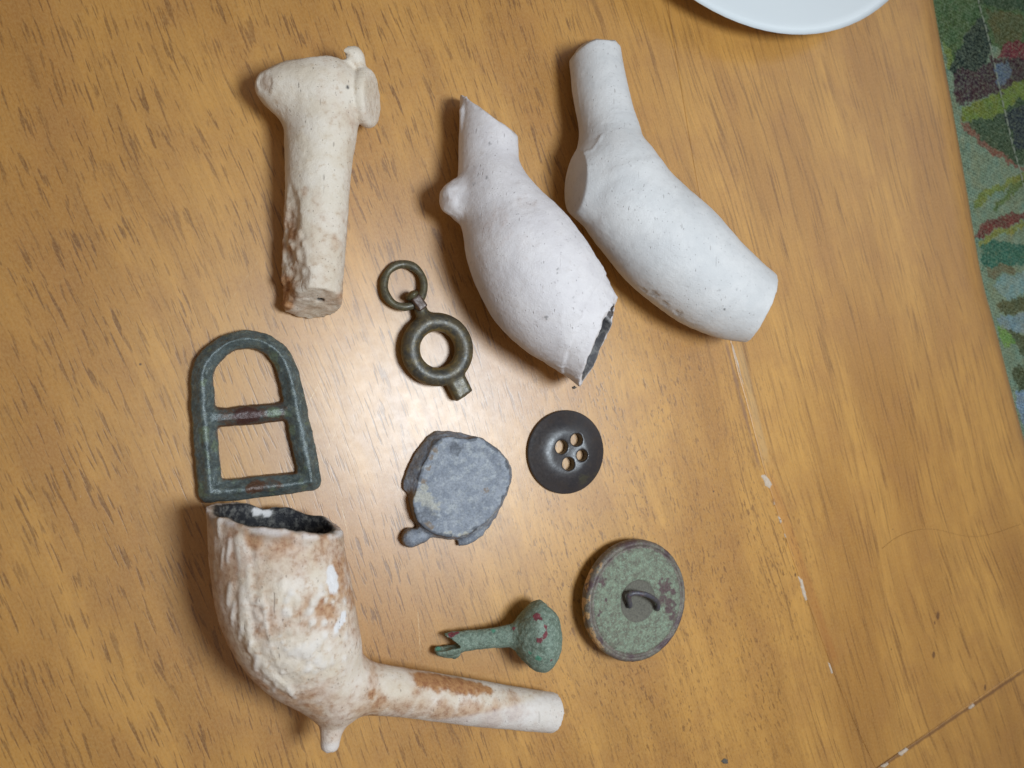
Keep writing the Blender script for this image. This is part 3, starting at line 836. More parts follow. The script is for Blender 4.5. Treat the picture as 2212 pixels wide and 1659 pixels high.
    split_parts(V, Q, lab, ['bowl', 'stem', 'heel'], [clay_cream] * 3, root, org, paint)

def surf(V, uv):
    """highest vertex on the line of sight through a point of the photograph"""
    u, v = uv
    r = DIR * F + RIGHT * (u - CX) - UP * (v - CY); r /= np.linalg.norm(r)
    w = V - CAM; s = w @ r
    d = np.linalg.norm(w - s[:, None] * r, axis=1)
    k = np.where(d < 0.6)[0]
    if not len(k): k = np.array([np.argmin(d)])
    j = k[np.argmin(s[k])]
    return CAM + r * s[j]

# --- pipe 2 : plump bowl, snapped stem, small spur
def pipe_two():
    tr = lambda x, y: (884.8 + .4223 * x, 147.5 + .4223 * y)
    sP, sR = stations(tr, [(398, 20, 138), (402, 250, 147), (404, 400, 152), (405, 500, 157), (420, 590, 172), (450, 700, 190)], [6.2, 7.2, 8, 8.6, 9.4, 10.4], 22)
    bP, bR = stations(tr, [(450, 690, 175), (505, 790, 226), (560, 900, 276), (622, 1015, 305), (690, 1120, 306), (765, 1215, 288), (850, 1305, 258), (940, 1390, 236), (1000, 1450, 226)],
                      [11, 11.6, 12.2, 12.6, 12.8, 12.9, 13, 13, 13], 26)
    lo, hi = bbox([sP, bP], [sR, bR]); g = Grid(lo, hi, 0.36)
    f = smin(tube(g, sP, sR), tube(g, bP, bR, 0.96), 3.0)
    # spur
    hp = [at(*tr(300, 668), 9.6), at(*tr(196, 684), 9.2)]
    k = .4223 * scale_at(*tr(215, 680), 9)
    axs = (hp[1] - hp[0]); axs /= np.linalg.norm(axs); b2_ = np.cross([0, 0, 1], axs); b2_ /= np.linalg.norm(b2_); b3_ = np.cross(axs, b2_)
    nub = rough(g, ellipsoid(g, at(*tr(246, 672), 9.4), (84 * k, 100 * k, 94 * k), (axs, b2_, b3_)), 0.5, 0.45, 6)
    f = smin(f, nub, 1.7)
    f = np.maximum(f, rough(g, plane(g, at(*tr(172, 690), 9.4), axs + np.array([0, 0, .25])) + 0 * f, 0.5, 0.5, 16))
    # stem snapped at a slant
    p0, p1 = at(*tr(300, 160), 9), at(*tr(553, 342), 9)
    n = np.cross(p1 - p0, CAM - p0); n /= np.linalg.norm(n); n = n if n[1] > 0 else -n
    cut = rough(g, plane(g, p0, n) + 0 * f, 0.3, 0.5, 3)
    f = np.maximum(f, cut)
    sb = sP[2] ; sd = sP[0] - sP[6]; sd /= np.linalg.norm(sd)
    f = np.maximum(f, -tube(g, [sb + sd * 9, sb - sd * 6], [0.9, 0.9]))
    f = np.minimum(f, tube(g, [at(*tr(281, 330), 8), at(*tr(277, 220), 8), at(*tr(290, 146), 8)], [1.0, 0.95, 0.3]))
    # mouth
    m0, m1 = at(*tr(1075, 1190), 13), at(*tr(892, 1570), 13)
    t = m1 - m0; n = np.array([-t[1], t[0], 0]) ; n = n / np.linalg.norm(n)
    if n[0] < 0: n = -n
    n = tilt_to(n, 0.5 * (m0 + m1), 0.09)
    mc = 0.5 * (m0 + m1)
    f = np.maximum(f, rough(g, plane(g, mc, n) + 0 * f, 0.45, 0.5, 8))
    iP, iR = bP[6:] , bR[6:] - 1.9
    iR[:4] *= np.array([.6, .75, .9, .97])
    iP = np.vstack([iP, iP[-1] + (iP[-1] - iP[-3]) * 3]); iR = np.append(iR, iR[-1])
    f = np.maximum(f, -tube(g, iP, iR))
    # chipped notch in the near rim, and the step of the rim band
    V, Q = surface_nets(g, f); V = smooth(V, Q, 1); N = vert_normals(V, Q)
    axd = bP[-1] - bP[-6]; axd /= np.linalg.norm(axd)
    dm_ = (V - mc) @ n + 0.5 * fbm(V * 0.3, 2, 71)
    dout = np.array([np.nan])
    outer = np.ones(len(V))
    band = sstep(-4.6, -4.2, dm_) * sstep(-1.2, -2.2, dm_)
    V += N * (-0.5 * sstep(-4.0, -3.6, dm_) * (0.6 + 0.6 * fbm(V * .25, 2, 15)) * (V[:, 2] > 10) + 0.22 * fbm(V * 0.11, 2, 8) + 0.08 * fbm(V * 0.4, 3, 2) + 0.03 * fbm(V * 1.8, 2, 12) + 0.10 * sstep(.25, .5, fbm(V * .8, 2, 40)) * sstep(-12, -5, dm_))[:, None]
    c = surf(V, tr(600, 685))
    V += N * (-0.12 * blob(V, c, 2.2, 5))[:, None]
    V[:, 2] = np.maximum(V[:, 2], 0.01)
    st = 0.10 * sstep(0.1, 0.5, fbm(V * 0.12, 3, 4))
    for (x, y, r, a) in [(430, 770, 2.8, .2), (585, 680, 2.2, .15), (470, 850, 2.6, .14), (690, 1265, 1.4, .15), (300, 590, 1.6, .12), (200, 680, 2.0, .14)]:
        st = np.maximum(st, a * blob(V, surf(V, tr(x, y)), r, x, 0.7, 0.6))
    dk = np.zeros(len(V))
    axd = bP[-1] - bP[-6]; axd /= np.linalg.norm(axd)
    w = V - bP[-1]; rad = np.linalg.norm(w - (w @ axd)[:, None] * axd, axis=1); along = w @ axd
    rout = np.interp(along, [-(np.linalg.norm(bP[-1] - p)) for p in bP], bR)
    dk = sstep(1.3, 1.75, rout - rad) * sstep(-14, -12, along) * sstep(6, 3.5, np.linalg.norm(V - mc, axis=1) - 11)
    dk *= 0.92
    for (x, y, r) in [(410, 383, .35), (395, 552, .3), (320, 590, .35), (330, 640, .25), (762, 1025, .3), (760, 1050, .22), (835, 1170, .25), (850, 1200, .2), (905, 1060, .2), (700, 1275, .3)]:
        dk = np.maximum(dk, 0.6 * blob(V, surf(V, tr(x, y)), r, x, 1.2))
    paint = np.stack([st, dk, 0 * dk], 1)
    org = np.array([bP[10][0], bP[10][1], 0])
    root = empty('clay_pipe', org, 'white clay pipe with plump rounded bowl and slanted snapped stem, beside the watch key', 'clay pipe', PIPES)
    hpA = np.array([hp[0] + (hp[1] - hp[0]) * q for q in np.linspace(0.25, 1, 8)])
    lab = nearest_label(V, [(bP[2:], bR[2:]), (sP[:15], sR[:15]), (hpA, np.linspace(95 * k, 90 * k, 8))])
    split_parts(V, Q, lab, ['bowl', 'stem', 'spur'], [clay_white] * 3, root, org, paint)

def tilt_to(n, p, c):
    """tip a horizontal normal up until the lens sees the cut by the sine c"""
    n = np.array([n[0], n[1], 0.0]); n /= np.linalg.norm(n); w = CAM - p; w /= np.linalg.norm(w)
    lo, hi = -2.0, 4.0
    for _ in range(40):
        m_ = 0.5 * (lo + hi); q = n + np.array([0, 0, m_]); q /= np.linalg.norm(q)
        lo, hi = (m_, hi) if q @ w < c else (lo, m_)
    return q

def facing(p0, p1):
    """normal of a break running from p0 to p1, straight down the line of sight, turned away up the table"""
    n = np.cross(p1 - p0, CAM - p0); n /= np.linalg.norm(n)
    return n if n[1] > 0 else -n

# --- pipe 3 : slim forward-leaning bowl, flat heel
def pipe_three():
    tr = lambda x, y: (1179.7 + .4446 * x, 36.9 + .4446 * y)
    sP, sR = stations(tr, [(222, -20, 122), (242, 230, 129), (270, 400, 135), (305, 550, 147), (322, 680, 172), (360, 790, 205)], [6.4, 6.8, 7.8, 8.8, 9.6, 10.2], 22)
    bP, bR = stations(tr, [(322, 775, 200), (382, 884, 236), (480, 995, 252), (588, 1108, 262), (690, 1200, 255), (790, 1285, 238), (900, 1352, 214), (1000, 1400, 184), (1075, 1440, 162)],
                      [10.4, 11, 11.3, 11.5, 11.6, 11.7, 11.8, 11.8, 11.8], 26)
    lo, hi = bbox([sP, bP], [sR, bR]); g = Grid(lo, hi, 0.36)
    f = smin(tube(g, sP, sR), tube(g, bP, bR, 0.96), 2.6)
    hc = at(*tr(150, 812), 9.6); k = .4446 * scale_at(*tr(150, 812), 9.6)
    ax = np.array([-0.97, 0.02, 0.0]); ax /= np.linalg.norm(ax)
    a2 = np.cross([0, 0, 1], ax); a2 /= np.linalg.norm(a2); a3 = np.cross(ax, a2)
    heel = ellipsoid(g, hc - ax * 3.2, (6.4, 176 * k, 6.6), (ax, a2, a3))
    f = smin(f, heel, 1.8)
    f = np.maximum(f, plane(g, hc + ax * 0.5, ax))
    # stem end, square break rounded at the left
    e = at(*tr(262, 100), 8.5); n = sP[0] - sP[8]; n /= np.linalg.norm(n)
    f = np.maximum(f, rough(g, plane(g, at(*tr(245, 104), 8), facing(at(*tr(245, 104), 8), at(*tr(362, 112), 8))) + 0 * f, 0.12, 0.5, 3))
    for qa, qb in (((112, 212), (150, 158)), ((150, 158), (195, 124)), ((195, 124), (245, 104)), ((330, 104), (366, 142))):
        f = np.maximum(f, rough(g, plane(g, at(*tr(*qa), 7.5), facing(at(*tr(*qa), 7.5), at(*tr(*qb), 7.5))) + 0 * f, 0.1, 0.5, 4))
    f = np.maximum(f, -tube(g, [sP[0] + n * 6, sP[8]], [0.9, 0.9]))
    # mouth
    m0, m1 = at(*tr(1096, 1250), 12), at(*tr(982, 1570), 12)
    t = m1 - m0; nm = np.array([-t[1], t[0], 0]); nm /= np.linalg.norm(nm)
    if nm[0] < 0: nm = -nm
    mc = 0.5 * (m0 + m1); nm = tilt_to(nm, mc, -0.22)
    f = np.maximum(f, rough(g, plane(g, mc, nm) - 0.0 + 0 * f, 0.15, 0.5, 8))
    iP, iR = bP[8:], bR[8:] - 2.2
    iR[:3] *= np.array([.7, .85, .95])
    f = np.maximum(f, -tube(g, np.vstack([iP, iP[-1] + (iP[-1] - iP[-3]) * 2]), np.append(iR, iR[-1])))
    V, Q = surface_nets(g, f); V = smooth(V, Q, 1); N = vert_normals(V, Q)
    # mould seam along the stem's left side and the ledge where the heel meets it
    seam_px = [(140, 330), (152, 430), (166, 520), (178, 590)]
    cs = np.array([surf(V, tr(*p)) for p in seam_px]); cs = polyline_resample(cs, 40)
    ds = np.min(np.linalg.norm(V[:, None, :] - cs[None, :, :], axis=2), axis=1)
    ridge = sstep(0.6, 0.0, ds)
    led = np.array([surf(V, tr(*p)) for p in [(168, 655), (215, 640), (250, 600), (265, 570)]]); led = polyline_resample(led, 30)
    dl = np.min(np.linalg.norm(V[:, None, :] - led[None, :, :], axis=2), axis=1)
    chip = np.zeros(len(V))
    for (x, y, r) in [(520, 1360, 1.2), (575, 1400, 1.0), (640, 1445, 1.0), (470, 1335, .7)]:
        chip = np.maximum(chip, blob(V, surf(V, tr(x, y)), r, x, 0.8))
    V += N * (0.38 * ridge + 0.30 * sstep(0.8, 0, dl) - 0.16 * chip + 0.22 * fbm(V * 0.11, 2, 8) + 0.07 * fbm(V * 0.35, 3, 2) + 0.03 * fbm(V * 1.8, 2, 12))[:, None]
    V[:, 2] = np.maximum(V[:, 2], 0.01)
    dk = 0.14 * chip
    for (x, y, r, a) in [(868, 1424, .36, .95), (227, 710, .28, .9), (1080, 1468, .25, .5), (350, 705, .22, .6), (480, 835, .22, .6), (698, 990, .25, .6), (820, 1075, .2, .5), (640, 1240, .22, .4), (487, 1252, .3, .4), (900, 1310, .22, .5), (1005, 1255, .2, .5), (760, 1060, .22, .4), (845, 1330, .4, .3), (930, 1325, .4, .3)]:
        dk = np.maximum(dk, a * blob(V, surf(V, tr(x, y)), r, x, 0.4))
    st = 0.07 * sstep(0.1, 0.5, fbm(V * 0.12, 3, 4))
    paint = np.stack([st, dk, 0 * dk], 1)
    org = np.array([bP[10][0], bP[10][1], 0])
    root = empty('clay_pipe', org, 'pale grey clay pipe with slim bowl and flat oval heel, rightmost pipe', 'clay pipe', PIPES)
    lab = nearest_label(V, [(bP[3:], bR[3:]), (sP[:15], sR[:15])])
    lab[((V - hc) @ ax > -1.6) & (np.linalg.norm(V - hc, axis=1) < 9) & (V[:, 1] < at(*tr(150, 655), 9.6)[1])] = 2
    split_parts(V, Q, lab, ['bowl', 'stem', 'heel'], [clay_grey] * 3, root, org, paint)

# --- pipe 4 : big stained decorated pipe, lower left
def pipe_four():
    tr = lambda x, y: (368.7 + .4166 * x, 1032.2 + .4166 * y)
    bP, bR = stations(tr, [(540, 120, 332), (548, 220, 334), (560, 400, 334), (592, 590, 338), (642, 755, 318), (708, 885, 276), (780, 992, 214), (862, 1068, 164)],
                      [14.2, 13.9, 13.6, 13.4, 13.2, 13, 12.6, 11.8], 28)
    sP, sR = stations(tr, [(830, 1062, 158), (950, 1082, 138), (1080, 1098, 125), (1200, 1112, 119), (1400, 1140, 116), (1600, 1169, 112), (1800, 1196, 104), (1975, 1216, 99), (2060, 1226, 97)],
                      [12, 11, 10.2, 9.4, 8.2, 7.0, 6.0, 5.0, 4.6], 26)
    lo, hi = bbox([sP, bP], [sR, bR]); g = Grid(lo, hi, 0.38)
    f = smin(tube(g, bP, bR, 0.97), tube(g, sP, sR), 3.0)
    k = .4166 * scale_at(*tr(830, 1300), 12)
    hp = [at(*tr(850, 1180), 12), at(*tr(838, 1280), 12), at(*tr(826, 1384), 12.4)]
    f = smin(f, tube(g, hp, [108 * k, 62 * k, 48 * k], 1.0), 3.0)
    f = np.maximum(f, rough(g, plane(g, at(*tr(815, 1410), 12), hp[2] - hp[1]) + 0 * f, 0.7, .5, 6))
    # mouth, torn edge
    m0, m1 = at(*tr(205, 165), 14), at(*tr(888, 262), 14)
    t = m1 - m0; n = np.array([-t[1], t[0], 0]); n /= np.linalg.norm(n)
    if n[1] < 0: n = -n
    n = tilt_to(n, 0.5 * (m0 + m1), 0.19); mc = 0.5 * (m0 + m1)
    cut = plane(g, mc, n) + 0 * f
    cut = rough(g, cut, 1.0, 0.22, 8, 3, 4)
    # far wall of the rim bites down towards its middle
    f = np.maximum(f, cut)
    iP, iR = bP[:22].copy(), bR[:22] - 1.8
    iR[-6:] *= np.linspace(0.95, 0.45, 6)
    ext = iP[0] + (iP[0] - iP[2]) * 3
    f = np.maximum(f, -tube(g, np.vstack([ext, iP]), np.append(iR[0], iR)))
    pe = at(*tr(1980, 1215), 5); ne = sP[-1] - sP[-8]; ne /= np.linalg.norm(ne)
    f = np.maximum(f, rough(g, plane(g, pe, ne + np.array([0, 0, -0.1])) + 0 * f, 0.25, .6, 9))
    f = np.maximum(f, -tube(g, [pe + ne * 3, pe - ne * 8], [0.85, 0.85]))
    V, Q = surface_nets(g, f); V = smooth(V, Q, 1); N = vert_normals(V, Q)
    S_ = lambda x, y: surf(V, tr(x, y))
    def dist_line(pts, n=60):
        L = polyline_resample(np.array([S_(*p) for p in pts]), n)
        return np.min(np.linalg.norm(V[:, None, :] - L[None, :, :], axis=2), axis=1)
    inside = sstep(0.55, 1.25, bowl_depth(V, bP, bR) + 0.4 * fbm(V * .5, 2, 19))
    bowlness = np.exp(-np.maximum(np.min(np.linalg.norm(V[:, None, :] - bP[None, ::3, :], axis=2), axis=1) - 14.5, 0)) * (1 - inside)
    # moulded decoration: ribbed leaves up the front seam, flowing band, raised flecks
    dB = dist_line([(350, 330), (378, 440), (385, 560), (370, 680), (385, 800), (430, 920), (520, 1040), (620, 1120)])
    band = sstep(1.6, 0.5, dB)
    leaf = np.zeros(len(V))
    for (x0, y0, x1, y1, w) in [(300, 330, 282, 430, .9), (260, 380, 250, 470, .7), (300, 560, 285, 650, 1.0), (322, 660, 306, 760, .8), (365, 780, 345, 840, .9), (418, 850, 400, 900, .7), (445, 930, 430, 1005, .9),
                                (540, 1070, 525, 1120, .8), (240, 300, 245, 210, .9), (610, 1100, 640, 1150, .8), (250, 540, 262, 600, .5), (268, 620, 280, 690, .5), (480, 1040, 470, 1075, .6)]:
        leaf = np.maximum(leaf, sstep(w, 0.15, dist_line([(x0, y0), (x1, y1)], 14)))
    curl = np.zeros(len(V))
    a = np.linspace(0.3, 5.6, 12)
    curl = np.maximum(curl, sstep(0.42, 0.1, dist_line([(435 + 24 * math.cos(q), 625 + 32 * math.sin(q)) for q in a], 40)))
    curl = np.maximum(curl, sstep(0.42, 0.1, dist_line([(472, 585), (474, 650)], 12)))
    curl = np.maximum(curl, 0.8 * sstep(0.5, 0.1, dist_line([(486, 660), (495, 760), (520, 880), (560, 990), (600, 1060)], 40)))
    curl = np.maximum(curl, 0.7 * sstep(0.4, 0.1, dist_line([(430, 790), (445, 830), (470, 780), (480, 830)], 20)))
    curl = np.maximum(curl, 0.8 * sstep(0.5, 0.1, dist_line([(905, 380), (925, 480), (940, 640), (950, 760), (945, 900)], 40)))
    curl = np.maximum(curl, 0.7 * sstep(0.5, 0.1, dist_line([(1000, 870), (960, 960), (930, 1060)], 30)))
    warty = sstep(0.05, 0.6, vnoise(V * 0.85, 55)) * 0.30 + 0.22 * sstep(0.2, 0.7, vnoise(V * 1.6, 56))
    warty *= sstep(13, 9, np.linalg.norm(V - S_(690, 800), axis=1))
    rib = 0.12 * vnoise(V * np.array([1.0, 0.22, 1.0]), 66) * sstep(17, 8, np.linalg.norm(V - S_(480, 450), axis=1))
    pearls = np.zeros(len(V)); rng = np.random.RandomState(4)
    for _ in range(46):
        x, y = rng.uniform(560, 930), rng.uniform(560, 1040)
        pearls = np.maximum(pearls, blob(V, S_(x, y), rng.uniform(.3, .75), 1, 0.2, 0.5))
    for (x, y, r) in [(600, 700, .8), (712, 910, 1.0), (768, 945, .9), (798, 975, .8), (735, 880, .9), (840, 965, .6), (660, 905, 1.0)]:
        pearls = np.maximum(pearls, blob(V, S_(x, y), r, 1, 0.3, 0.5))
    V += N * (bowlness * (0.26 * band + 0.36 * leaf + 0.30 * curl + 0.26 * pearls + 0.55 * warty + 0.7 * rib) + 0.08 * fbm(V * .3, 3, 2) + 0.05 * fbm(V * 1.1, 3, 12))[:, None]
    # ragged far rim
    V[:, 2] = np.maximum(V[:, 2], 0.01)
    # colours of burial: iron staining, soot, fresh chips
    st = 0.2 + 0.16 * bowlness + 0.42 * bowlness * sstep(-0.45, 0.55, fbm(V * 0.16, 4, 4)) * sstep(-.6, .3, fbm(V * .5, 3, 44))
    top = sstep(S_(550, 620)[1], S_(550, 380)[1], V[:, 1]) * bowlness
    st = np.maximum(st, 0.50 * top * sstep(-0.7, 0.3, fbm(V * np.array([.4, .12, .4]), 3, 5)))
    for (x, y, r, q) in [(630, 680, 1.6, .75), (800, 660, 3.2, .75), (820, 720, 2.0, .75), (780, 600, 2.4, .55), (500, 800, 2.4, .7), (300, 440, 3.2, .6), (290, 520, 2.0, .6), (880, 480, 2.6, .6), (880, 350, 3, .55),
                         (430, 330, 2.6, .5), (700, 520, 2.2, .5), (390, 900, 2.0, .65), (1050, 1120, 1.4, .8), (1080, 1170, 2.2, .7), (1190, 1190, 3, .55), (1300, 1215, 2.6, .5), (1420, 1235, 3, .6), (1550, 1240, 3.2, .62),
                         (1680, 1255, 3.0, .65), (1790, 1210, 3.0, .6), (1700, 1195, 2.0, .5), (1330, 1180, 2.0, .4), (870, 1120, 3, .45), (950, 1160, 2.4, .5), (830, 1270, 1.4, .35), (870, 1180, 2, .45), (1780, 1130, 1.6, .5), (1270, 1010, 1.6, .5), (600, 1150, 2, .5)]:
        st = np.maximum(st, q * blob(V, S_(x, y), r, x, 0.7, 0.55))
    pale = np.zeros(len(V))
    for (x, y, r) in [(640, 930, 4.6), (720, 930, 4.2), (600, 1000, 4), (620, 600, 2.6), (760, 540, 2.2), (960, 1010, 4.5), (860, 980, 3.2), (1180, 1040, 3.4)]:
        pale = np.maximum(pale, blob(V, S_(x, y), r, x, 0.5, 0.6))
    st *= 1 - 0.75 * pale; st *= 1 - 0.75 * bowlness * np.clip(np.maximum(np.maximum(band, leaf), np.maximum(curl, pearls)) + 1.2 * np.maximum(warty, 0), 0, 1)
    st = np.maximum(st, 0.42 * bowlness * (1 - pale) * sstep(0.02, -0.02, warty + rib - 0.01) * sstep(.05, .3, fbm(V * .3, 2, 70) + .25))
    # red-brown patch on the stem
    red = np.zeros(len(V))
    for (x, y, r) in [(1310, 1036, 2.2), (1360, 1040, 2.4), (1410, 1046, 2.3), (1460, 1054, 2.3), (1510, 1062, 2.2), (1560, 1070, 2.0), (1610, 1082, 1.6), (1650, 1092, 1.2)]:
        red = np.maximum(red, blob(V, S_(x, y), r, 77, 0.45, 0.35))
    st = np.maximum(st, 0.98 * red)
    wh = np.zeros(len(V))
    for (x, y, r) in [(840, 490, 1.2), (850, 520, 1.4), (858, 560, 1.3), (905, 715, .85), (895, 745, .95), (878, 770, .85), (865, 785, .6)]:
        wh = np.maximum(wh, blob(V, S_(x, y), r, x, 0.35, 0.12))
    wh = np.maximum(wh, 0.55 * sstep(-1.0, -.3, (V - mc) @ n) * (1 - inside) * sstep(-.5, .1, fbm(V * .5, 2, 8)))
    wh = np.maximum(wh, 0.5 * sstep(S_(826, 1360)[1], S_(826, 1395)[1], V[:, 1]))
    wh = np.maximum(wh, 0.9 * np.maximum(blob(V, S_(455, 172), 1.0, 3, .3, .15), blob(V, S_(500, 182), .9, 3, .3, .15)))
    wh = np.maximum(wh, 0.45 * bowlness * np.maximum(pearls * 0.8, leaf))
    gr = 0.35 * sstep(-2.2, -0.8, (V - mc) @ n) * (1 - inside) * bowlness
    dk = np.maximum(inside, gr * sstep(-.3, .4, fbm(V * .4, 2, 91)))
    paint = np.stack([np.clip(st, 0, 1), np.clip(dk, 0, 1), np.clip(wh, 0, 1)], 1)
    org = np.array([bP[14][0], bP[14][1], 0])
    root = empty('clay_pipe', org, 'large rust stained clay pipe with moulded decoration, dark open bowl and spur, lower left', 'clay pipe', PIPES)
    hpA = polyline_resample(np.array(hp), 10)[3:]
    lab = nearest_label(V, [(bP[:25], bR[:25]), (sP[7:], sR[7:]), (hpA, np.linspace(70 * k, 42 * k, 7))])
    lab[(lab == 0) & (inside > 0.5)] = 3
    split_parts(V, Q, lab, ['bowl', 'stem', 'spur', 'bowl_interior'], [clay_stained] * 4, root, org, paint,
                {'bowl_interior': 'soot blackened inside of the bowl'})

def bowl_depth(V, bP, bR):
    """how far a point lies inside the outer skin of the bowl"""
    d = np.linalg.norm(V[:, None, :] - bP[None, :, :], axis=2)
    i = np.argmin(d, axis=1)
    return bR[i] - d[np.arange(len(V)), i]

pipe_one(); pipe_two(); pipe_three(); pipe_four()

# ------------------------------------------------------------------ metals
def patina(name, cols, freq=0.5, rough_=(0.35, 0.6), metal=0.3, relief=0.12, spec=0.5, speck=0.55):
    """cols: base, second, third (speckle), paint-R, paint-G, paint-B"""
    m = Mat(name)
    r, g_, b_ = m.paint()
    n1 = m.noise(m.mm, freq * 0.7, 5, 0.65); n2 = m.noise(m.mm, 2.2, 4, 0.7); n3 = m.noise(m.mapping(m.mm, loc=(31, 7, 3)), freq * 1.6, 6, 0.75)
    n4 = m.noise(m.mapping(m.mm, loc=(3, 17, 9)), 1.5, 5, 0.75)
    c = m.mix(m.ramp(n1, 0.38, 0.62), cols[0], cols[1])
    c = m.mix(m.ramp(n3, 0.48, 0.66, 0, 0.85), c, cols[2])
    for mask, cc in ((r, cols[3]), (g_, cols[4]), (b_, cols[5])):
        k = m.math('ADD', mask, m.math('MULTIPLY', m.math('SUBTRACT', n3, 0.5), 0.9))
        k = m.math('ADD', k, m.math('MULTIPLY', m.math('SUBTRACT', n4, 0.5), 1.1))
        k = m.ramp(k, 0.2, 0.8)
        c = m.mix(m.math('MULTIPLY', k, m.ramp(mask, 0.02, 0.12)), c, cc)
    c = m.mix(m.ramp(n4, 0.30, 0.47, speck, 0), c, m.mix(0.75, c, (0.015, 0.014, 0.013, 1)))
    c = m.mix(m.ramp(n4, 0.56, 0.72, 0, speck * 0.55), c, m.mix(0.55, c, (0.55, 0.56, 0.5, 1)))
    c = m.mix(m.ramp(n2, 0.35, 0.6, 0.3, 0), c, (0.02, 0.02, 0.018, 1))
    hgt = m.math('ADD', m.math('MULTIPLY', n2, 0.5), m.math('MULTIPLY', n4, 0.8))
    rg = m.ramp(n4, 0.35, 0.65, rough_[0], rough_[1])
    return m.finish(c, rg, m.bump(hgt, relief), metal=metal, spec=spec)

bronze_green = patina('green_black_bronze', [srgb(94, 106, 106), srgb(74, 86, 86), srgb(118, 126, 116), srgb(92, 62, 44), srgb(76, 46, 42), srgb(104, 118, 96)], 0.55, (0.28, 0.44), 0.15, 0.14, 0.8)
brass_dark = patina('dark_brass', [srgb(92, 82, 62), srgb(68, 66, 60), srgb(114, 100, 66), srgb(138, 112, 66), srgb(84, 62, 50), srgb(100, 96, 68)], 0.5, (0.34, 0.5), 0.15, 0.06, 0.7)
lead_mat = patina('grey_lead', [srgb(142, 147, 156), srgb(122, 128, 139), srgb(168, 172, 174), srgb(128, 110, 92), srgb(172, 170, 160), srgb(92, 96, 104)], 0.45, (0.5, 0.62), 0.05, 0.03, 0.4, 0.3)
verdigris = patina('verdigris', [srgb(136, 146, 124), srgb(116, 114, 98), srgb(150, 172, 148), srgb(98, 76, 76), srgb(110, 106, 94), srgb(186, 160, 120)], 1.1, (0.6, 0.85), 0.05, 0.2, 0.5, 0.65)
rim_mat = patina('brown_bronze_rim', [srgb(128, 118, 106), srgb(110, 98, 90), srgb(136, 142, 122), srgb(92, 72, 74), srgb(110, 106, 94), srgb(204, 164, 116)], 0.9, (0.4, 0.65), 0.1, 0.16)
stud_mat = patina('green_copper', [srgb(134, 152, 136), srgb(112, 130, 114), srgb(162, 176, 158), srgb(136, 66, 74), srgb(150, 168, 152), srgb(88, 150, 124)], 1.3, (0.6, 0.85), 0.05, 0.3, 0.5, 0.8)
button_mat = patina('black_brown_button', [srgb(60, 55, 55), srgb(52, 49, 51), srgb(66, 60, 57), srgb(74, 72, 54), srgb(60, 50, 46), srgb(40, 40, 42)], 0.3, (0.30, 0.40), 0.0, 0.02, 0.5, 0.12)

